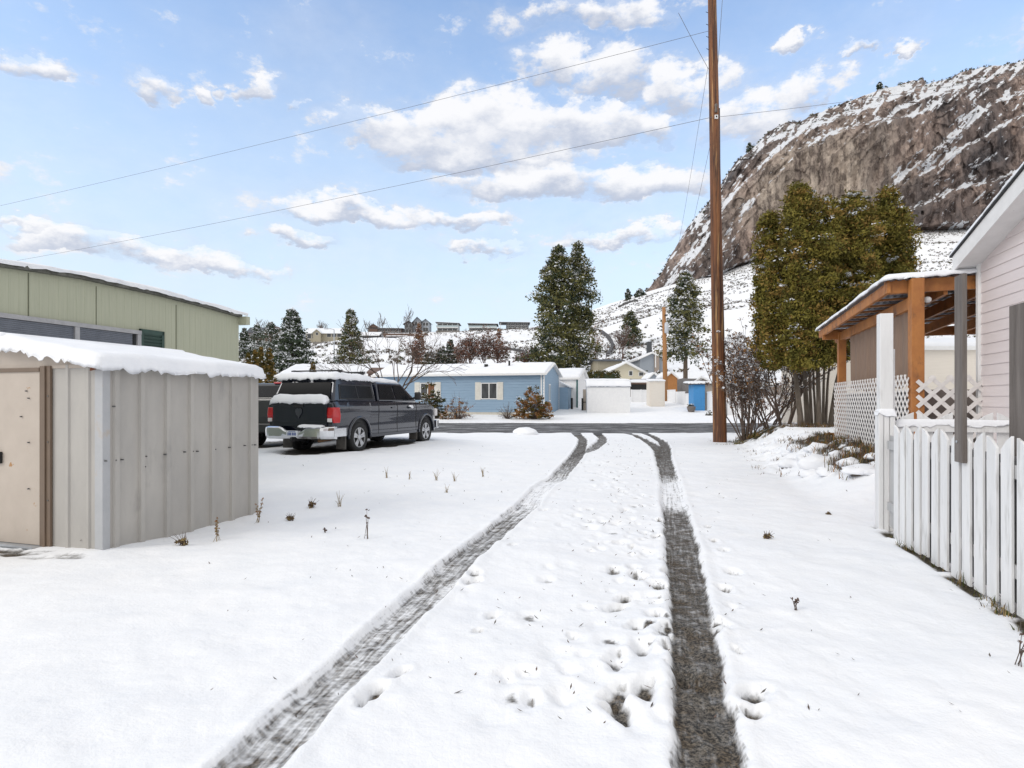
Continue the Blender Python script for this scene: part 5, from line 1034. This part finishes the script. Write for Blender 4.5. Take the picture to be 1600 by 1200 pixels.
hill_flat(782, 826, 503.5, 512.5, 326, DKG, 'long dark flat roofed house with a white post, rightmost on the crest beside the pines', 5, False, 0, slope=.2, porch=3)
hill_flat(575, 628, 512.5, 522, 326, BRN, 'long brown low house on the crest left of the gabled one', 6, False, 1.5, slope=.3)
gable_house('hill_house', 577, 590, 325, 514, 510.5, 506.5, 5, BRN, 'small pointed brown roof at the left end of the long brown house', 'house', gable_front=True, snow=False, roofm=BRN, over=.5, found=5)
gable_house('hill_house', 632, 645, 322, 522, 505.5, 501.5, 7, DKG, 'open gabled pavilion wing left of the tall gabled crest house', 'house', gable_front=True, snow=False, roofm=BRN, over=.8, found=4, wins=((633.5,638,512,506),(639.5,643.5,512,506),(633.5,643,520,514)))
gable_house('hill_house', 646, 658, 324, 520, 502, 495.5, 8, GREYS, 'tall grey gabled house on the crest, highest roof of the row', 'house', gable_front=True, snow=False, roofm=DKG, over=.8, found=6, wins=((648,652,509,503),(653,656.5,509,503),(648,656,518,512)))
gable_house('hill_house', 659, 671, 325, 520, 503.5, 498.5, 8, GREYS, 'dark steep roofed house joined to the right of the tallest crest house', 'house', gable_front=True, snow=False, roofm=DKG, over=.6, found=6, wins=((661,664.5,509,504),(665.5,669,509,504),(661,669,518,512)))
gable_house('hill_house', 664, 701, 255, 537, 531, 525, 9, BRN, 'brown house with a snowy roof below the crest, under the white balcony house', 'house', over=.8, found=8, wins=((668,673,535.5,532),(682,688,535.5,532),(691,697,535.5,532)))
gable_house('hill_house', 477, 536, 300, 531, 520, 513.5, 12, TANS, 'long tan house with a white roof on the hill between the two spruces', 'house', over=1, found=4, wins=((480,486,529,522),(488,490,529,522),(511,517,526.5,521),(519,525,526.5,521),(527,533,526.5,521)))
gable_house('hill_house', 489, 501, 298, 531, 519.5, 514.5, 4, TANS, 'tan gabled front wing of the long tan hill house', 'house', gable_front=True, over=.6, found=4, wins=((493.5,497,523.5,519.5),))
gable_house('hill_house', 388, 411, 310, 528, 518.5, 512, 9, BRN, 'brown house with a dark roof far left beyond the green wall', 'house', over=1, snow=False, roofm=DKG, found=8, wins=((391,396,526,521),(400,406,526,521)))
gable_house('hill_house', 414, 436, 305, 530, 520, 508, 9, BRN, 'steep dark gabled house far left, beside the grey green conifer', 'house', gable_front=True, over=1, snow=False, roofm=BRN, found=8)
gable_house('hill_house', 606, 634, 300, 528, 525, 521, 9, BRN, 'low brown roof on the hill in front of the gabled crest house', 'house', over=1, snow=True, roofm=BRN, found=6)
gable_house('hill_house', 558, 590, 285, 527, 523.5, 519.5, 9, DKG, 'snowy roofed low house right of the narrow spruce on the hill', 'house', over=1, found=6)
gable_house('hillside_house', 1178, 1192, 200, 560, 552, 549, 6, CREAM, 'small cream house on the slope right of the near pole', 'house', over=.5, found=4, wins=((1183,1189,558,554),))
gable_house('hillside_hut', 1137, 1160, 300, 497, 494, 486, 7, GREYS, 'white topped hut among brush on the slope right of the near pole', 'hut', over=.6, found=4)
gable_house('cabin_roof', 793, 826, 66, 590, 573.5, 567.5, 4, WS, 'white gable end just showing above the blue roof by the pines', 'house', gable_front=True, over=.2)
for (a, b, za, yt, yb, lab, st) in ((483,533,270,533,549,'tiered grey stone retaining wall below the long tan hill house',3),(433,476,262,537,552,'grey stone retaining wall left of the tall spruce',2),(575,668,300,521,526,'brown retaining wall under the crest houses',1)):
    t = thing('retaining_wall', (((a+b)/2-CX)/F*za, za, H+(CY-yb)/F*za), 0, lab, 'wall'); hw = (b-a)/2/F*za; hh = (yb-yt)/F*za
    for i in range(st): MB().box(-hw+i*.3,hw-i*.5,i*1.6,i*1.6+2.5,-4 if i == 0 else hh*i/st-.2,hh*(i+1)/st).build('tier', STONE if st > 1 else BRN, t)
# hillside road barrier winding down
def draped(pts, h, w, name, label, mat, cat, dz=0):
    P_ = [G(a, b, dz) for a, b in pts]; mb = MB()
    for a, b in zip(P_[:-1], P_[1:]): mb.beam(a, b, w, h)
    o = mb.build(name, mat); tag(o, label, cat)
def G2(px, py):                                   # where the view ray at px,py meets the hillside
    ys_ = np.linspace(60, 415, 900); x = (px-CX)/F*ys_; z = base_z(x, ys_); k = np.argmax((CY-F*(z-H)/ys_) < py); return (px, float(ys_[k] if k else 400))
BAR = M('dark_stone_barrier', (.10,.095,.10), (.06,.06,.06), 2, rough=.9)
draped([G2(a, b) for a, b in [(902,518),(915,515),(928,516),(940,521),(950,529),(956,538),(957,546),(953,553),(949,558)]], 1.0, .7, 'road_barrier', 'dark barrier curving down the snowy hillside right of the tall pines', BAR, 'barrier', .5)
draped([G2(a, b) for a, b in [(966,481),(975,477),(985,473),(996,471)]], 1.2, 1.2, 'road_barrier', 'dark road edge high on the slope left of the cliff foot', BAR, 'barrier', .5)
draped([G2(a, b) for a, b in [(783,546),(795,547),(812,550),(822,552)]], 1.0, 1.0, 'road_barrier', 'dark bank line on the slope just left of the pines', BAR, 'barrier', .4)
t = thing('wire_fence', G(1128, 150), 0, 'thin dark fence crossing the snowy slope right of the near pole', 'fence'); mb = MB(); L_ = 72/F*150
for i in range(24): mb.box(i*L_/23-.06,i*L_/23+.06,0,.1,0,1.9)
mb.box(0,L_,0,.06,1.75,1.9).box(0,L_,0,.06,.2,.3).build('posts_and_wires', BAR, t)

# ================================================================= near plants and litter
# the big cedar with many trunks
cb = Vector((9.35, 18.8, gz(9.35, 18.8))); t = thing('cedar_tree', cb, 0, 'huge olive green cedar with a cluster of bare grey trunks beside the porch', 'tree')
g = np.random.default_rng(33)
def cx(px, Z=18.8): return (px-CX)/F*Z-cb.x
def cz(py, Z=18.8): return H+(CY-py)/F*Z-cb.z
for i, (pb, ptp, ym, yd, r) in enumerate([(1252,1238,560,-.1,.15),(1262,1254,540,.2,.14),(1268,1263,530,.5,.09),(1280,1277,520,-.15,.13),(1286,1288,530,.3,.08),(1290,1296,540,.6,.08),(1297,1316,560,0,.13),(1275,1268,545,.7,.07)]):
    Zd = 18.8+yd; r *= .52; MB().tube([(cx(pb, Zd),yd,-.25),(cx(pb+(ptp-pb)*.12, Zd),yd,.35),(cx(pb+(ptp-pb)*.55, Zd),yd,1.4),(cx(ptp, Zd),yd*.8,cz(ym))], [r*1.55,r*1.1,r*.9,r*.6], 10).build('trunk', BARKG, t, smooth=True)
# crown: columns of foliage with a shared base line, outline taken from the tree
col = [(1200, 340, 572, 19), (1217, 316, 578, 22), (1242, 330, 574, 19), (1265, 334, 566, 18), (1286, 315, 565, 20), (1311, 324, 560, 17), (1332, 304, 565, 21), (1356, 316, 560, 19), (1372, 347, 545, 14), (1195, 412, 572, 12), (1252, 342, 572, 30), (1303, 342, 562, 30), (1228, 362, 576, 30), (1346, 342, 565, 28)]
C = []; rad = []
for k_, (px, yt, yb, wp) in enumerate(col):
    dy = g.uniform(-1.3, 1.3) if k_ < 10 else g.uniform(-1.6,-.6); w_ = wp/F*18.8*1.0; z0, z1 = cz(yb), cz(yt)
    for i in range(420 if k_ < 2 else 260):
        u = g.random(); z = z0+(z1-z0)*u; pr = min(1, (1-u)*6)**.62*min(1, .55+u*3.2); a = g.random()*6.283; s = .55+.5*g.random()
        lump = .8+.4*math.sin(a*3+z*2.4+k_)*math.sin(z*3.1+k_*2); C.append((cx(px)+math.cos(a)*w_*pr*s*lump, dy+math.sin(a)*w_*1.3*pr*s*lump, z)); rad.append(.15+.19*g.random())
C = np.array(C); keep = C[:, 2] > 1.15+.5*vn(C[:, 0]*1.5, C[:, 1]*1.5, 0, 3); C = C[keep]; rad = np.array(rad)[keep]
crown('crown', C, rad, 84, .095, ('cedar','arbor','cedar','cedar','cedar_rust','cedar'), t, .05, 34, 2.2)
lumps = []; lr = []
for (px, py, dy, r) in [(1222,302,-1.2,.30),(1232,312,-1.4,.26),(1228,322,-1.3,.25),(1213,330,-1.5,.2),(1262,312,-1.2,.14),(1370,322,-1.3,.22),(1380,318,-1,.15),(1290,340,-1.7,.14),(1345,300,-.8,.12),(1313,300,-1.0,.13),(1180,408,-.8,.22),(1243,378,-1.9,.12),(1310,395,-1.9,.11),(1277,430,-1.9,.1),(1352,405,-1.8,.1)]:
    for q in range(7): lumps.append((cx(1285+(px-1285)*.92)+g.normal()*r*.5, dy+.25+g.normal()*.12, cz(py+17)+g.normal()*r*.28)); lr.append(r*(.22+.28*g.random()))
crown('snow_lumps', lumps, lr, 170, .07, ('cedar',), t, 1.0, 5, 1.3, snowthr=-.9)
# bare shrubs between the pole and the cedar
def gb(px, Y): return G(px, Y, .02)
bare_tree(1166, 20.6, 3.1, 'dense bare shrub with upright stems just right of the near pole', 'bare_shrub', 201, 4, .028, .38, 16, minr=.006, splay=.45, nch=3, tuft=('rust','twig'), leaf=.075, snow=.35, cat='shrub', per=8, base=gb(1166, 20.6))
bare_tree(1226, 19.6, 3.3, 'open bare shrub with a forked dark trunk left of the cedar', 'bare_shrub', 205, 4, .038, .42, 7, minr=.006, splay=.65, nch=3, tuft=('rust','twig'), leaf=.07, snow=.7, cat='shrub', per=6, base=gb(1226, 19.6))
bare_tree(1202, 20.3, 2.7, 'leaning bare shrub with snow tufts between the two denser bare shrubs', 'bare_shrub', 207, 4, .034, .45, 6, minr=.006, splay=.9, nch=3, leaf=.07, snow=.5, cat='shrub', tuft=('rust','twig'), per=5, base=gb(1202, 20.3))
bare_tree(1183, 26.2, 2.4, 'reddish bare shrub behind the others at the road edge', 'bare_shrub', 209, 4, .03, .5, 8, minr=.008, splay=.8, mat=TWIGR, tuft=('redtwig','rust'), leaf=.07, snow=.3, cat='shrub', base=gb(1183, 25.8), per=5)
# snow covered rocks of the garden bed
RK = M('garden_rock', (.22,.19,.165), (.10,.085,.075), 5, rough=.9, bump=.6, bs=12)
rocks = [(1199,690,.35),(1212,700,.5),(1229,706,.3),(1246,697,.5),(1240,722,.6),(1262,712,.5),(1268,738,.5),(1283,700,.7),(1290,722,.9),(1311,708,.4),(1299,734,.7),(1329,722,.45),(1338,703,.3),(1347,732,.7),(1365,713,.35),(1362,738,.4),(1222,684,.4),(1262,682,.45)]
rl = ['by the lawn patch','below the shrub stems','left of the brush','under the forked shrub','low at the left front','in the middle left','lowest at the front','with a dark ragged front','biggest of the bed','behind the biggest one','right of the lowest front one','below the lattice corner','nearest to the lattice','right of the biggest one','under the lattice middle','last before the white post','topmost at the left','against the cedar trunks']
for i, (px, py, s) in enumerate(rocks):
    # find the ground point
    for Yt in np.arange(7, 24, .1):
        x = (px-CX)/F*Yt; pyt = CY-F*(gz(x, Yt)+.05-H)/Yt
        if pyt < py+4: break
    s *= Yt/21; b = Vector((x, Yt, gz(x, Yt)+.02)); t = thing('rock', b, 0, 'snow capped garden rock '+rl[i], 'rock', 'snow covered rocks of the garden bed')
    bm = bmesh.new(); bmesh.ops.create_icosphere(bm, subdivisions=3, radius=1)
    bm2 = bm.copy(); sx_, sy_, sz_ = s*g.uniform(.45,.65), s*g.uniform(.35,.5), s*g.uniform(.28,.4)
    for v in bm.verts:
        n_ = fbm(np.array([v.co.x*1.3+i]), np.array([v.co.y*1.3]), np.array([v.co.z*1.3]), 3, i)[0]; v.co *= .55+.9*n_; v.co = Vector((v.co.x*sx_, v.co.y*sy_, v.co.z*sz_))
    me = bpy.data.meshes.new('stone'); bm.to_mesh(me); me.materials.append(RK); link(bpy.data.objects.new('stone', me), t)
    for v in bm2.verts:
        n_ = fbm(np.array([v.co.x*2.2+i*3]), np.array([v.co.y*2.2]), np.array([v.co.z]), 3, i+50)[0]; v.co *= .5+1.05*n_; z_ = v.co.z; v.co = Vector((v.co.x*sx_*1.45, v.co.y*sy_*1.35-.02, max(z_*sz_*1.0, sz_*(-.9+1.6*(n_-.35)))+.03))
    me = bpy.data.meshes.new('snow_cap'); bm2.to_mesh(me); me.materials.append(SNOW); me.polygons.foreach_set('use_smooth', [True]*len(me.polygons)); link(bpy.data.objects.new('snow_cap', me), t)
# dry grass, leaf litter
def stems(name, pts, label, kinds, h, n, spread, seed, w=.006, kind='stuff'):
    g = np.random.default_rng(seed); V = []; 
    for (x, y, s) in pts:
        z = gz(x, y)
        for k in range(int(n*s)):
            a = g.random()*6.283; r = spread*s*g.random()**.5; b = np.array([x+r*math.cos(a), y+r*math.sin(a), z+.01]); l = h*s*(.4+.8*g.random()); tl_ = g.uniform(.1,.75); a2 = g.random()*6.283
            tip = b+np.array([math.cos(a2)*tl_*l, math.sin(a2)*tl_*l, l*(1-tl_*.5)]); sd_ = np.array([math.sin(a2+.5), -math.cos(a2+.5), 0])*w; mid = (b+tip)/2+np.array([0,0,l*.12]); V += [b-sd_, b+sd_, mid+sd_*.8, mid-sd_*.8, mid-sd_*.8, mid+sd_*.8, tip+sd_*.15, tip-sd_*.15]
    V = np.array(V); Fq = np.arange(len(V)).reshape(-1, 4); mi = np.repeat(g.integers(0, len(kinds), len(Fq)//2), 2); o = npmesh(name, V, Fq, [LM(k) for k in kinds], mi=mi); tag(o, label, kind=kind); return o
g = np.random.default_rng(77)
FOL['straw'] = ((.20,.14,.06),(.30,.22,.10)); FOL['moss'] = ((.05,.065,.012),(.10,.11,.02))
pts = [(8.15+g.normal()*.55, 20.2+g.normal()*1.1, .6+.6*g.random()) for _ in range(70)]
stems('lawn_patch', pts, 'mossy green and brown grass patch bare of snow right of the pole foot', ('moss','straw','moss','rust'), .10, 26, .22, 1, .008)
pts = []
for _ in range(170): aa, qq = g.uniform(2.4, 8.8), g.uniform(.25, .98); pts.append((4.1+.273*aa+.962*qq, 6.68+.962*aa-.273*qq, .5+.7*g.random()))
for _ in range(60): aa, qq = g.uniform(4, 12.5), g.uniform(-.7, .8); pts.append((4.1+.273*aa+.962*qq, 6.68+.962*aa-.273*qq, .35+.5*g.random()))
for _ in range(50): pts.append((9.3+g.normal()*.8, 18.3+g.normal()*.35, .5+.8*g.random()))
stems('leaf_litter', pts, 'dry brown weeds and cedar litter at the foot of the lattice and cedar', ('straw','rust','sage','twig','shrub','twig'), .17, 24, .24, 2, .006)
pts = [(4.1-.273*u-.962*.06+g.normal()*.02, 6.68-.962*u+.273*.06+g.normal()*.02, .25+.45*g.random()) for u in np.concatenate([g.uniform(.1, 3.4, 34), [2.6,2.62,2.7,3.1,3.15]])]
stems('fence_weeds', pts, 'dry grass tufts poking from the snow along the foot of the picket fence', ('straw','sage','moss'), .20, 16, .10, 3, .0035)
# single dry weeds standing in the snow
weeds = [(574,838,.30,1,'tall dark seed headed weed in the open snow'),(604,746,.21,0,'pale grass tuft, leftmost of the far row of tufts'),(640,748,.16,0,'pale grass tuft, second in the far row'),(682,750,.25,0,'pale grass tuft with the tallest blades in the far row'),(698,768,.16,0,'bent grass blades below the far row of tufts'),(754,744,.21,0,'sparse grass tuft at the right end of the far row'),(486,792,.22,2,'brown clump poking out near the shed end'),(454,811,.16,2,'small brown lump of dead grass right of the shed'),(404,815,.30,3,'dry feathery weed touching the end of the shed'),(339,842,.26,3,'dry feathery weed in front of the shed side'),(286,852,.22,2,'mossy brown lump at the foot of the shed side'),(530,790,.22,0,'two thin grass blades right of the brown clump'),(1198,840,.16,2,'single upturned brown leaf on the right snow field'),(1294,803,.10,2,'tiny twig tuft near the white post'),(1242,950,.10,1,'tiny dark sprig on the right snow field'),(131,856,.22,1,'short weed with two seed heads by the shed corner'),(1592,1035,.18,1,'dark twig at the right edge of the picture'),(508,830,.07,1,'little dark speck of twig in the left snow'),(710,752,.2,0,'dark short tuft beside the tallest one of the row')]
for i, (px, py, h_, kd, lab) in enumerate(weeds):
    Y = F*(H-.06)/(py-CY); x = (px-CX)/F*Y; b = Vector((x, Y, gz(x, Y)+.03)); t = thing('dry_weed', b, 0, lab, 'weed', 'dry weeds standing in the snow'); g = np.random.default_rng(300+i); mb = MB(); C = []
    n_ = {0:9,1:5,2:16,3:5}[kd]; h_ *= .7 if kd == 2 else 1
    for k in range(n_):
        a = g.random()*6.283; l = h_*(.5+.6*g.random()); s = {0:.5,1:.25,2:.8,3:.2}[kd]*g.random(); c = (math.cos(a)*l*s, math.sin(a)*l*s, l*(1-.3*s)); mb.tube([(0+.02*g.normal(),.02*g.normal(),-.03),(c[0]*.4,c[1]*.4,c[2]*.6),c], [.003,.0025,.0015], 3, cap=False)
        if kd == 1: C.append(c)
        if kd == 3: C += [tuple(np.array(c)*q) for q in (.5,.65,.8,1)]
        if kd == 2: C.append(tuple(np.array(c)*.5))
    mb.build('stalks', TWIG if kd in (1,2) else LM('straw'), t)
    if C: crown('seed_heads', C, {1:.012,2:.026,3:.014}[kd], {1:8,2:9,3:7}[kd], {1:.02,2:.028,3:.018}[kd], ('twig',) if kd == 1 else ('straw','twig') if kd == 2 else ('straw','rust'), t, 0, i)
# fallen cedar sprigs
for i, (px, py, a, lab) in enumerate([(1284,750,.5,'fallen brown cedar sprig lying on the snow below the rocks'),(1305,736,-.2,'shorter brown sprig just above the fallen cedar sprig')]):
    Y = 12.2 if i == 0 else 13.0; x = (px-CX)/F*Y; b = Vector((x, Y, gz(x, Y)+.07)); t = thing('fallen_sprig', b, a, lab, 'twig'); mb = MB(); g = np.random.default_rng(i)
    mb.tube([(-.2,0,.02),(0,0,.04),(.25,.05,.02)], [.006,.005,.003], 4)
    for k in range(14): q = -.15+.4*k/14; s_ = (-1)**k; mb.tube([(q,.01,.03),(q+.08,s_*.10,.02+.02*g.random())], [.004,.002], 3)
    mb.build('twig', LM('rust'), t); crown('foliage', [(-.15+.03*k, (-1)**k*.05, .03) for k in range(14)], .04, 18, .05, ('rust','straw'), t, 0, i)
# snow covered lump at the road edge
b = G(820, 25.6, .0); t = thing('boulder', b, 0, 'snow covered boulder at the near edge of the road', 'boulder')
for nm, mt_, sc3, zo in (('stone', RK, (.40,.36,.26), .02), ('snow_cap', SNOW, (.46,.38,.22), .10)):
    bm = bmesh.new(); bmesh.ops.create_icosphere(bm, subdivisions=3, radius=1)
    for v in bm.verts: n_ = fbm(np.array([v.co.x*1.5]), np.array([v.co.y*1.5]), np.array([v.co.z*1.5+5]), 3, 4)[0]; v.co *= .5+1.0*n_; v.co = Vector((v.co.x*sc3[0], v.co.y*sc3[1], v.co.z*sc3[2]+zo))
    me = bpy.data.meshes.new(nm); bm.to_mesh(me); me.materials.append(mt_); me.polygons.foreach_set('use_smooth', [True]*len(me.polygons)); link(bpy.data.objects.new(nm, me), t)

# twig crumbs and specks scattered on the snow
g = np.random.default_rng(55); V = []
for k in range(520):
    Y = 2.6*(22/2.6)**g.random(); x = (g.uniform(-500, 780)/F)*Y*(1 if g.random() < .6 else .5)
    if x < -3.1-.1*Y and Y < 9: continue
    if g.random() < .35: x = .62+.165*(Y-2.7)+g.normal()*.35
    s = g.uniform(.002, .0055)*(1+.12*Y); a = g.random()*3.14; l = s*g.uniform(1, 3.5); z = gz(x, Y)+.058; u = np.array([math.cos(a), math.sin(a), .25]); v = np.array([-math.sin(a), math.cos(a), .1]); c = np.array([x, Y, z])
    V += [c-u*l, c+v*s*.7, c+u*l+np.array([0,0,.004]), c-v*s*.7]
o = npmesh('debris', np.array(V), np.arange(len(V)).reshape(-1, 4), [LM('twig'), LM('sage')], mi=g.integers(0, 2, len(V)//4)); tag(o, 'tiny twig crumbs and specks lying on the snow', kind='stuff')

# ---------------------------------------------------------------- sky, sun, camera
w = bpy.data.worlds.new('World'); sc.world = w; w.use_nodes = True; nt = w.node_tree; L = nt.links.new
bgn = nt.nodes['Background']; SUN_EL, SUN_AZ = R(34), R(240)      # azimuth measured clockwise from +Y
sky = nt.nodes.new('ShaderNodeTexSky'); sky.sky_type = 'NISHITA'; sky.sun_disc = False; sky.sun_elevation = SUN_EL; sky.sun_rotation = SUN_AZ
sky.air_density = 1.0; sky.dust_density = .6; sky.ozone_density = 2.2
def wm(op, a, b=None, c=None, clamp=False):
    m_ = nt.nodes.new('ShaderNodeMath'); m_.operation = op; m_.use_clamp = clamp
    for i, q in enumerate((a, b, c)):
        if q is None: continue
        if isinstance(q, (int, float)): m_.inputs[i].default_value = q
        else: L(q, m_.inputs[i])
    return m_.outputs[0]
tc = nt.nodes.new('ShaderNodeTexCoord'); sp = nt.nodes.new('ShaderNodeSeparateXYZ'); L(tc.outputs['Generated'], sp.inputs[0])
el = wm('ARCSINE', sp.outputs[2]); az = wm('ARCTAN2', sp.outputs[0], sp.outputs[1])
el0, az0 = el, az
cmb = nt.nodes.new('ShaderNodeCombineXYZ'); L(az, cmb.inputs[0]); L(wm('MULTIPLY', el, 1.7), cmb.inputs[1])
def wnoise(s, det, rough, off=(0,0,0)):
    mp = nt.nodes.new('ShaderNodeMapping'); mp.inputs['Location'].default_value = off; L(cmb.outputs[0], mp.inputs[0])
    n_ = nt.nodes.new('ShaderNodeTexNoise'); n_.inputs['Scale'].default_value = s; n_.inputs['Detail'].default_value = det; n_.inputs['Roughness'].default_value = rough
    L(mp.outputs[0], n_.inputs[0]); return n_.outputs[0]
n1 = wnoise(13, 9, .64); n2 = wnoise(45, 5, .6, (3, 1, 0)); n0 = wnoise(3.5, 5, .6, (7, 2, 0))
wa = wnoise(8, 6, .6, (11, 4, 0)); wb = wnoise(9, 6, .6, (5, 9, 0)); az = wm('ADD', az0, wm('MULTIPLY', wm('SUBTRACT', wa, .5), .26)); el = wm('ADD', el0, wm('MULTIPLY', wm('SUBTRACT', wb, .5), .11))
# cumulus: (x, y, half width, half height, weight) seen from the yard, turned into azimuth and elevation
CL = [(235,135,50,30,1),(325,148,26,20,.72),(402,148,38,28,1),(497,170,13,11,.7),(625,212,88,52,1.3),(770,200,130,58,1.5),(900,205,130,45,1.4),(740,245,180,38,1.4),(850,290,150,36,1.4),(990,290,110,38,1.4),
      (860,105,70,38,1),(960,120,80,48,1.05),(1060,150,70,45,1.0),(1020,205,40,25,.8),(550,332,135,22,1.0),(715,350,90,17,1.0),(475,380,55,17,.95),(80,380,110,28,.85),(210,395,90,20,.85),(330,415,80,22,.8),
      (1190,190,80,50,.95),(1260,150,60,40,.85),(1235,76,45,14,.95),(1335,84,28,12,.9),(1410,72,35,10,.9),(1000,370,110,14,.75),(750,385,90,12,.7),(60,100,70,30,.9),(930,25,150,30,.8),
      (-250,250,200,70,1),(-500,120,200,80,1),(1800,0,260,70,1),(1250,372,70,14,.7),(30,355,60,12,.8)]
SM = None; SH = None; SW = None
for (x, y, rx, ry, wt) in CL:
    a = math.atan2(x-CX, F); r = math.hypot(x-CX, F); e = math.atan2(CY-y, r); ra = rx/F*math.cos(a)**2; re = ry/r*math.cos(e)**2
    u = wm('MULTIPLY', wm('SUBTRACT', az, a), 1/ra); v = wm('MULTIPLY', wm('SUBTRACT', el, e), 1/re)
    v2 = wm('MULTIPLY', v, wm('SUBTRACT', 1.12, wm('MULTIPLY', wm('SIGN', v), .22)))       # flatter base than top
    d = wm('SUBTRACT', 1, wm('ADD', wm('MULTIPLY', u, u), wm('MULTIPLY', v2, v2)))
    m_ = wm('MULTIPLY', wm('MAXIMUM', d, -1.2), wt); mp_ = wm('MAXIMUM', m_, 0)
    SM = m_ if SM is None else wm('SMOOTH_MAX', SM, m_, .4)
    sh_ = wm('MULTIPLY', mp_, v); SH = sh_ if SH is None else wm('ADD', SH, sh_); SW = mp_ if SW is None else wm('ADD', SW, mp_)
dens = wm('ADD', wm('ADD', SM, .38), wm('ADD', wm('MULTIPLY', wm('SUBTRACT', n1, .52), 5.2), wm('MULTIPLY', wm('SUBTRACT', n2, .5), 1.6)))
def wmr(v, a, b, c=0., d=1.):
    m_ = nt.nodes.new('ShaderNodeMapRange'); m_.interpolation_type = 'SMOOTHSTEP'
    for k, q in (('From Min', a), ('From Max', b), ('To Min', c), ('To Max', d)): m_.inputs[k].default_value = q
    L(v, m_.inputs['Value']); return m_.outputs[0]
mask = wmr(dens, -.2, 1.15, 0, .97); veil = wm('MULTIPLY', wmr(wm('ADD', SM, wm('MULTIPLY', wm('SUBTRACT', n0, .5), 3)), -1.4, .6), .32)
mask = wm('MAXIMUM', mask, veil)
# unseen bright cloud deck added overhead and behind the viewer to whiten the light
deck = wm('MAXIMUM', wmr(wm('ADD', wm('ABSOLUTE', az), wm('MULTIPLY', wm('SUBTRACT', n0, .5), .5)), .95, 1.3), wmr(wm('ADD', el, wm('MULTIPLY', wm('SUBTRACT', n0, .5), .3)), .68, .90))
# thin high veil that whitens towards the horizon
hz_ = wmr(el, -.02, .72, .90, .0); hz_ = wm('MULTIPLY', hz_, wm('ADD', .82, wm('MULTIPLY', n1, .36)), clamp=True)
shade = wm('ADD', wm('DIVIDE', SH, wm('ADD', SW, .15)), wm('MULTIPLY', wm('SUBTRACT', n1, .5), 1.2))
sf = wmr(shade, -.45, .45)
def mixc(f, a, b):
    m_ = nt.nodes.new('ShaderNodeMixRGB')
    for i, q in ((0, f), (1, a), (2, b)):
        if isinstance(q, tuple): m_.inputs[i].default_value = (*q, 1)
        elif isinstance(q, (int, float)): m_.inputs[i].default_value = q
        else: L(q, m_.inputs[i])
    return m_.outputs[0]
K = 1/.1
cc = mixc(sf, tuple(q*K for q in (.50,.555,.68)), tuple(q*K for q in (.93,.93,.95)))
vc = tuple(q*K for q in (.71,.80,.885))
skyb = nt.nodes.new('ShaderNodeMixRGB'); skyb.blend_type = 'MULTIPLY'; skyb.inputs[0].default_value = 1; skyb.inputs[2].default_value = (2.7,2.75,2.75,1); L(sky.outputs[0], skyb.inputs[1])
c_ = mixc(hz_, skyb.outputs[0], vc); c_ = mixc(mask, c_, cc); c_ = mixc(deck, c_, tuple(q*K for q in (.97,.965,.96)))
L(c_, bgn.inputs['Color']); bgn.inputs['Strength'].default_value = .1
sl = bpy.data.lights.new('sun', 'SUN'); sl.energy = 1.1; sl.angle = R(25); sl.color = (1, .96, .9)
so = bpy.data.objects.new('sun', sl); link(so); so.location = (0, 0, 40)
dv_ = Vector((math.sin(SUN_AZ)*math.cos(SUN_EL), math.cos(SUN_AZ)*math.cos(SUN_EL), math.sin(SUN_EL))); so.rotation_euler = dv_.to_track_quat('Z', 'Y').to_euler()
cam = bpy.data.cameras.new('camera'); co = bpy.data.objects.new('camera', cam); link(co); sc.camera = co
cam.sensor_width = 36; cam.sensor_fit = 'HORIZONTAL'; cam.lens = 36*F/1600; cam.shift_y = 27/1600; cam.clip_end = 6000; cam.clip_start = .1
co.location = (0, 0, H); co.rotation_euler = (R(90), 0, 0)
sc.view_settings.view_transform = 'Standard'; sc.view_settings.look = 'None'; sc.view_settings.exposure = .08; sc.view_settings.gamma = 1
sc.render.engine = 'CYCLES'; sc.cycles.max_bounces = 5; sc.cycles.diffuse_bounces = 3; sc.cycles.glossy_bounces = 3; sc.cycles.use_denoising = True
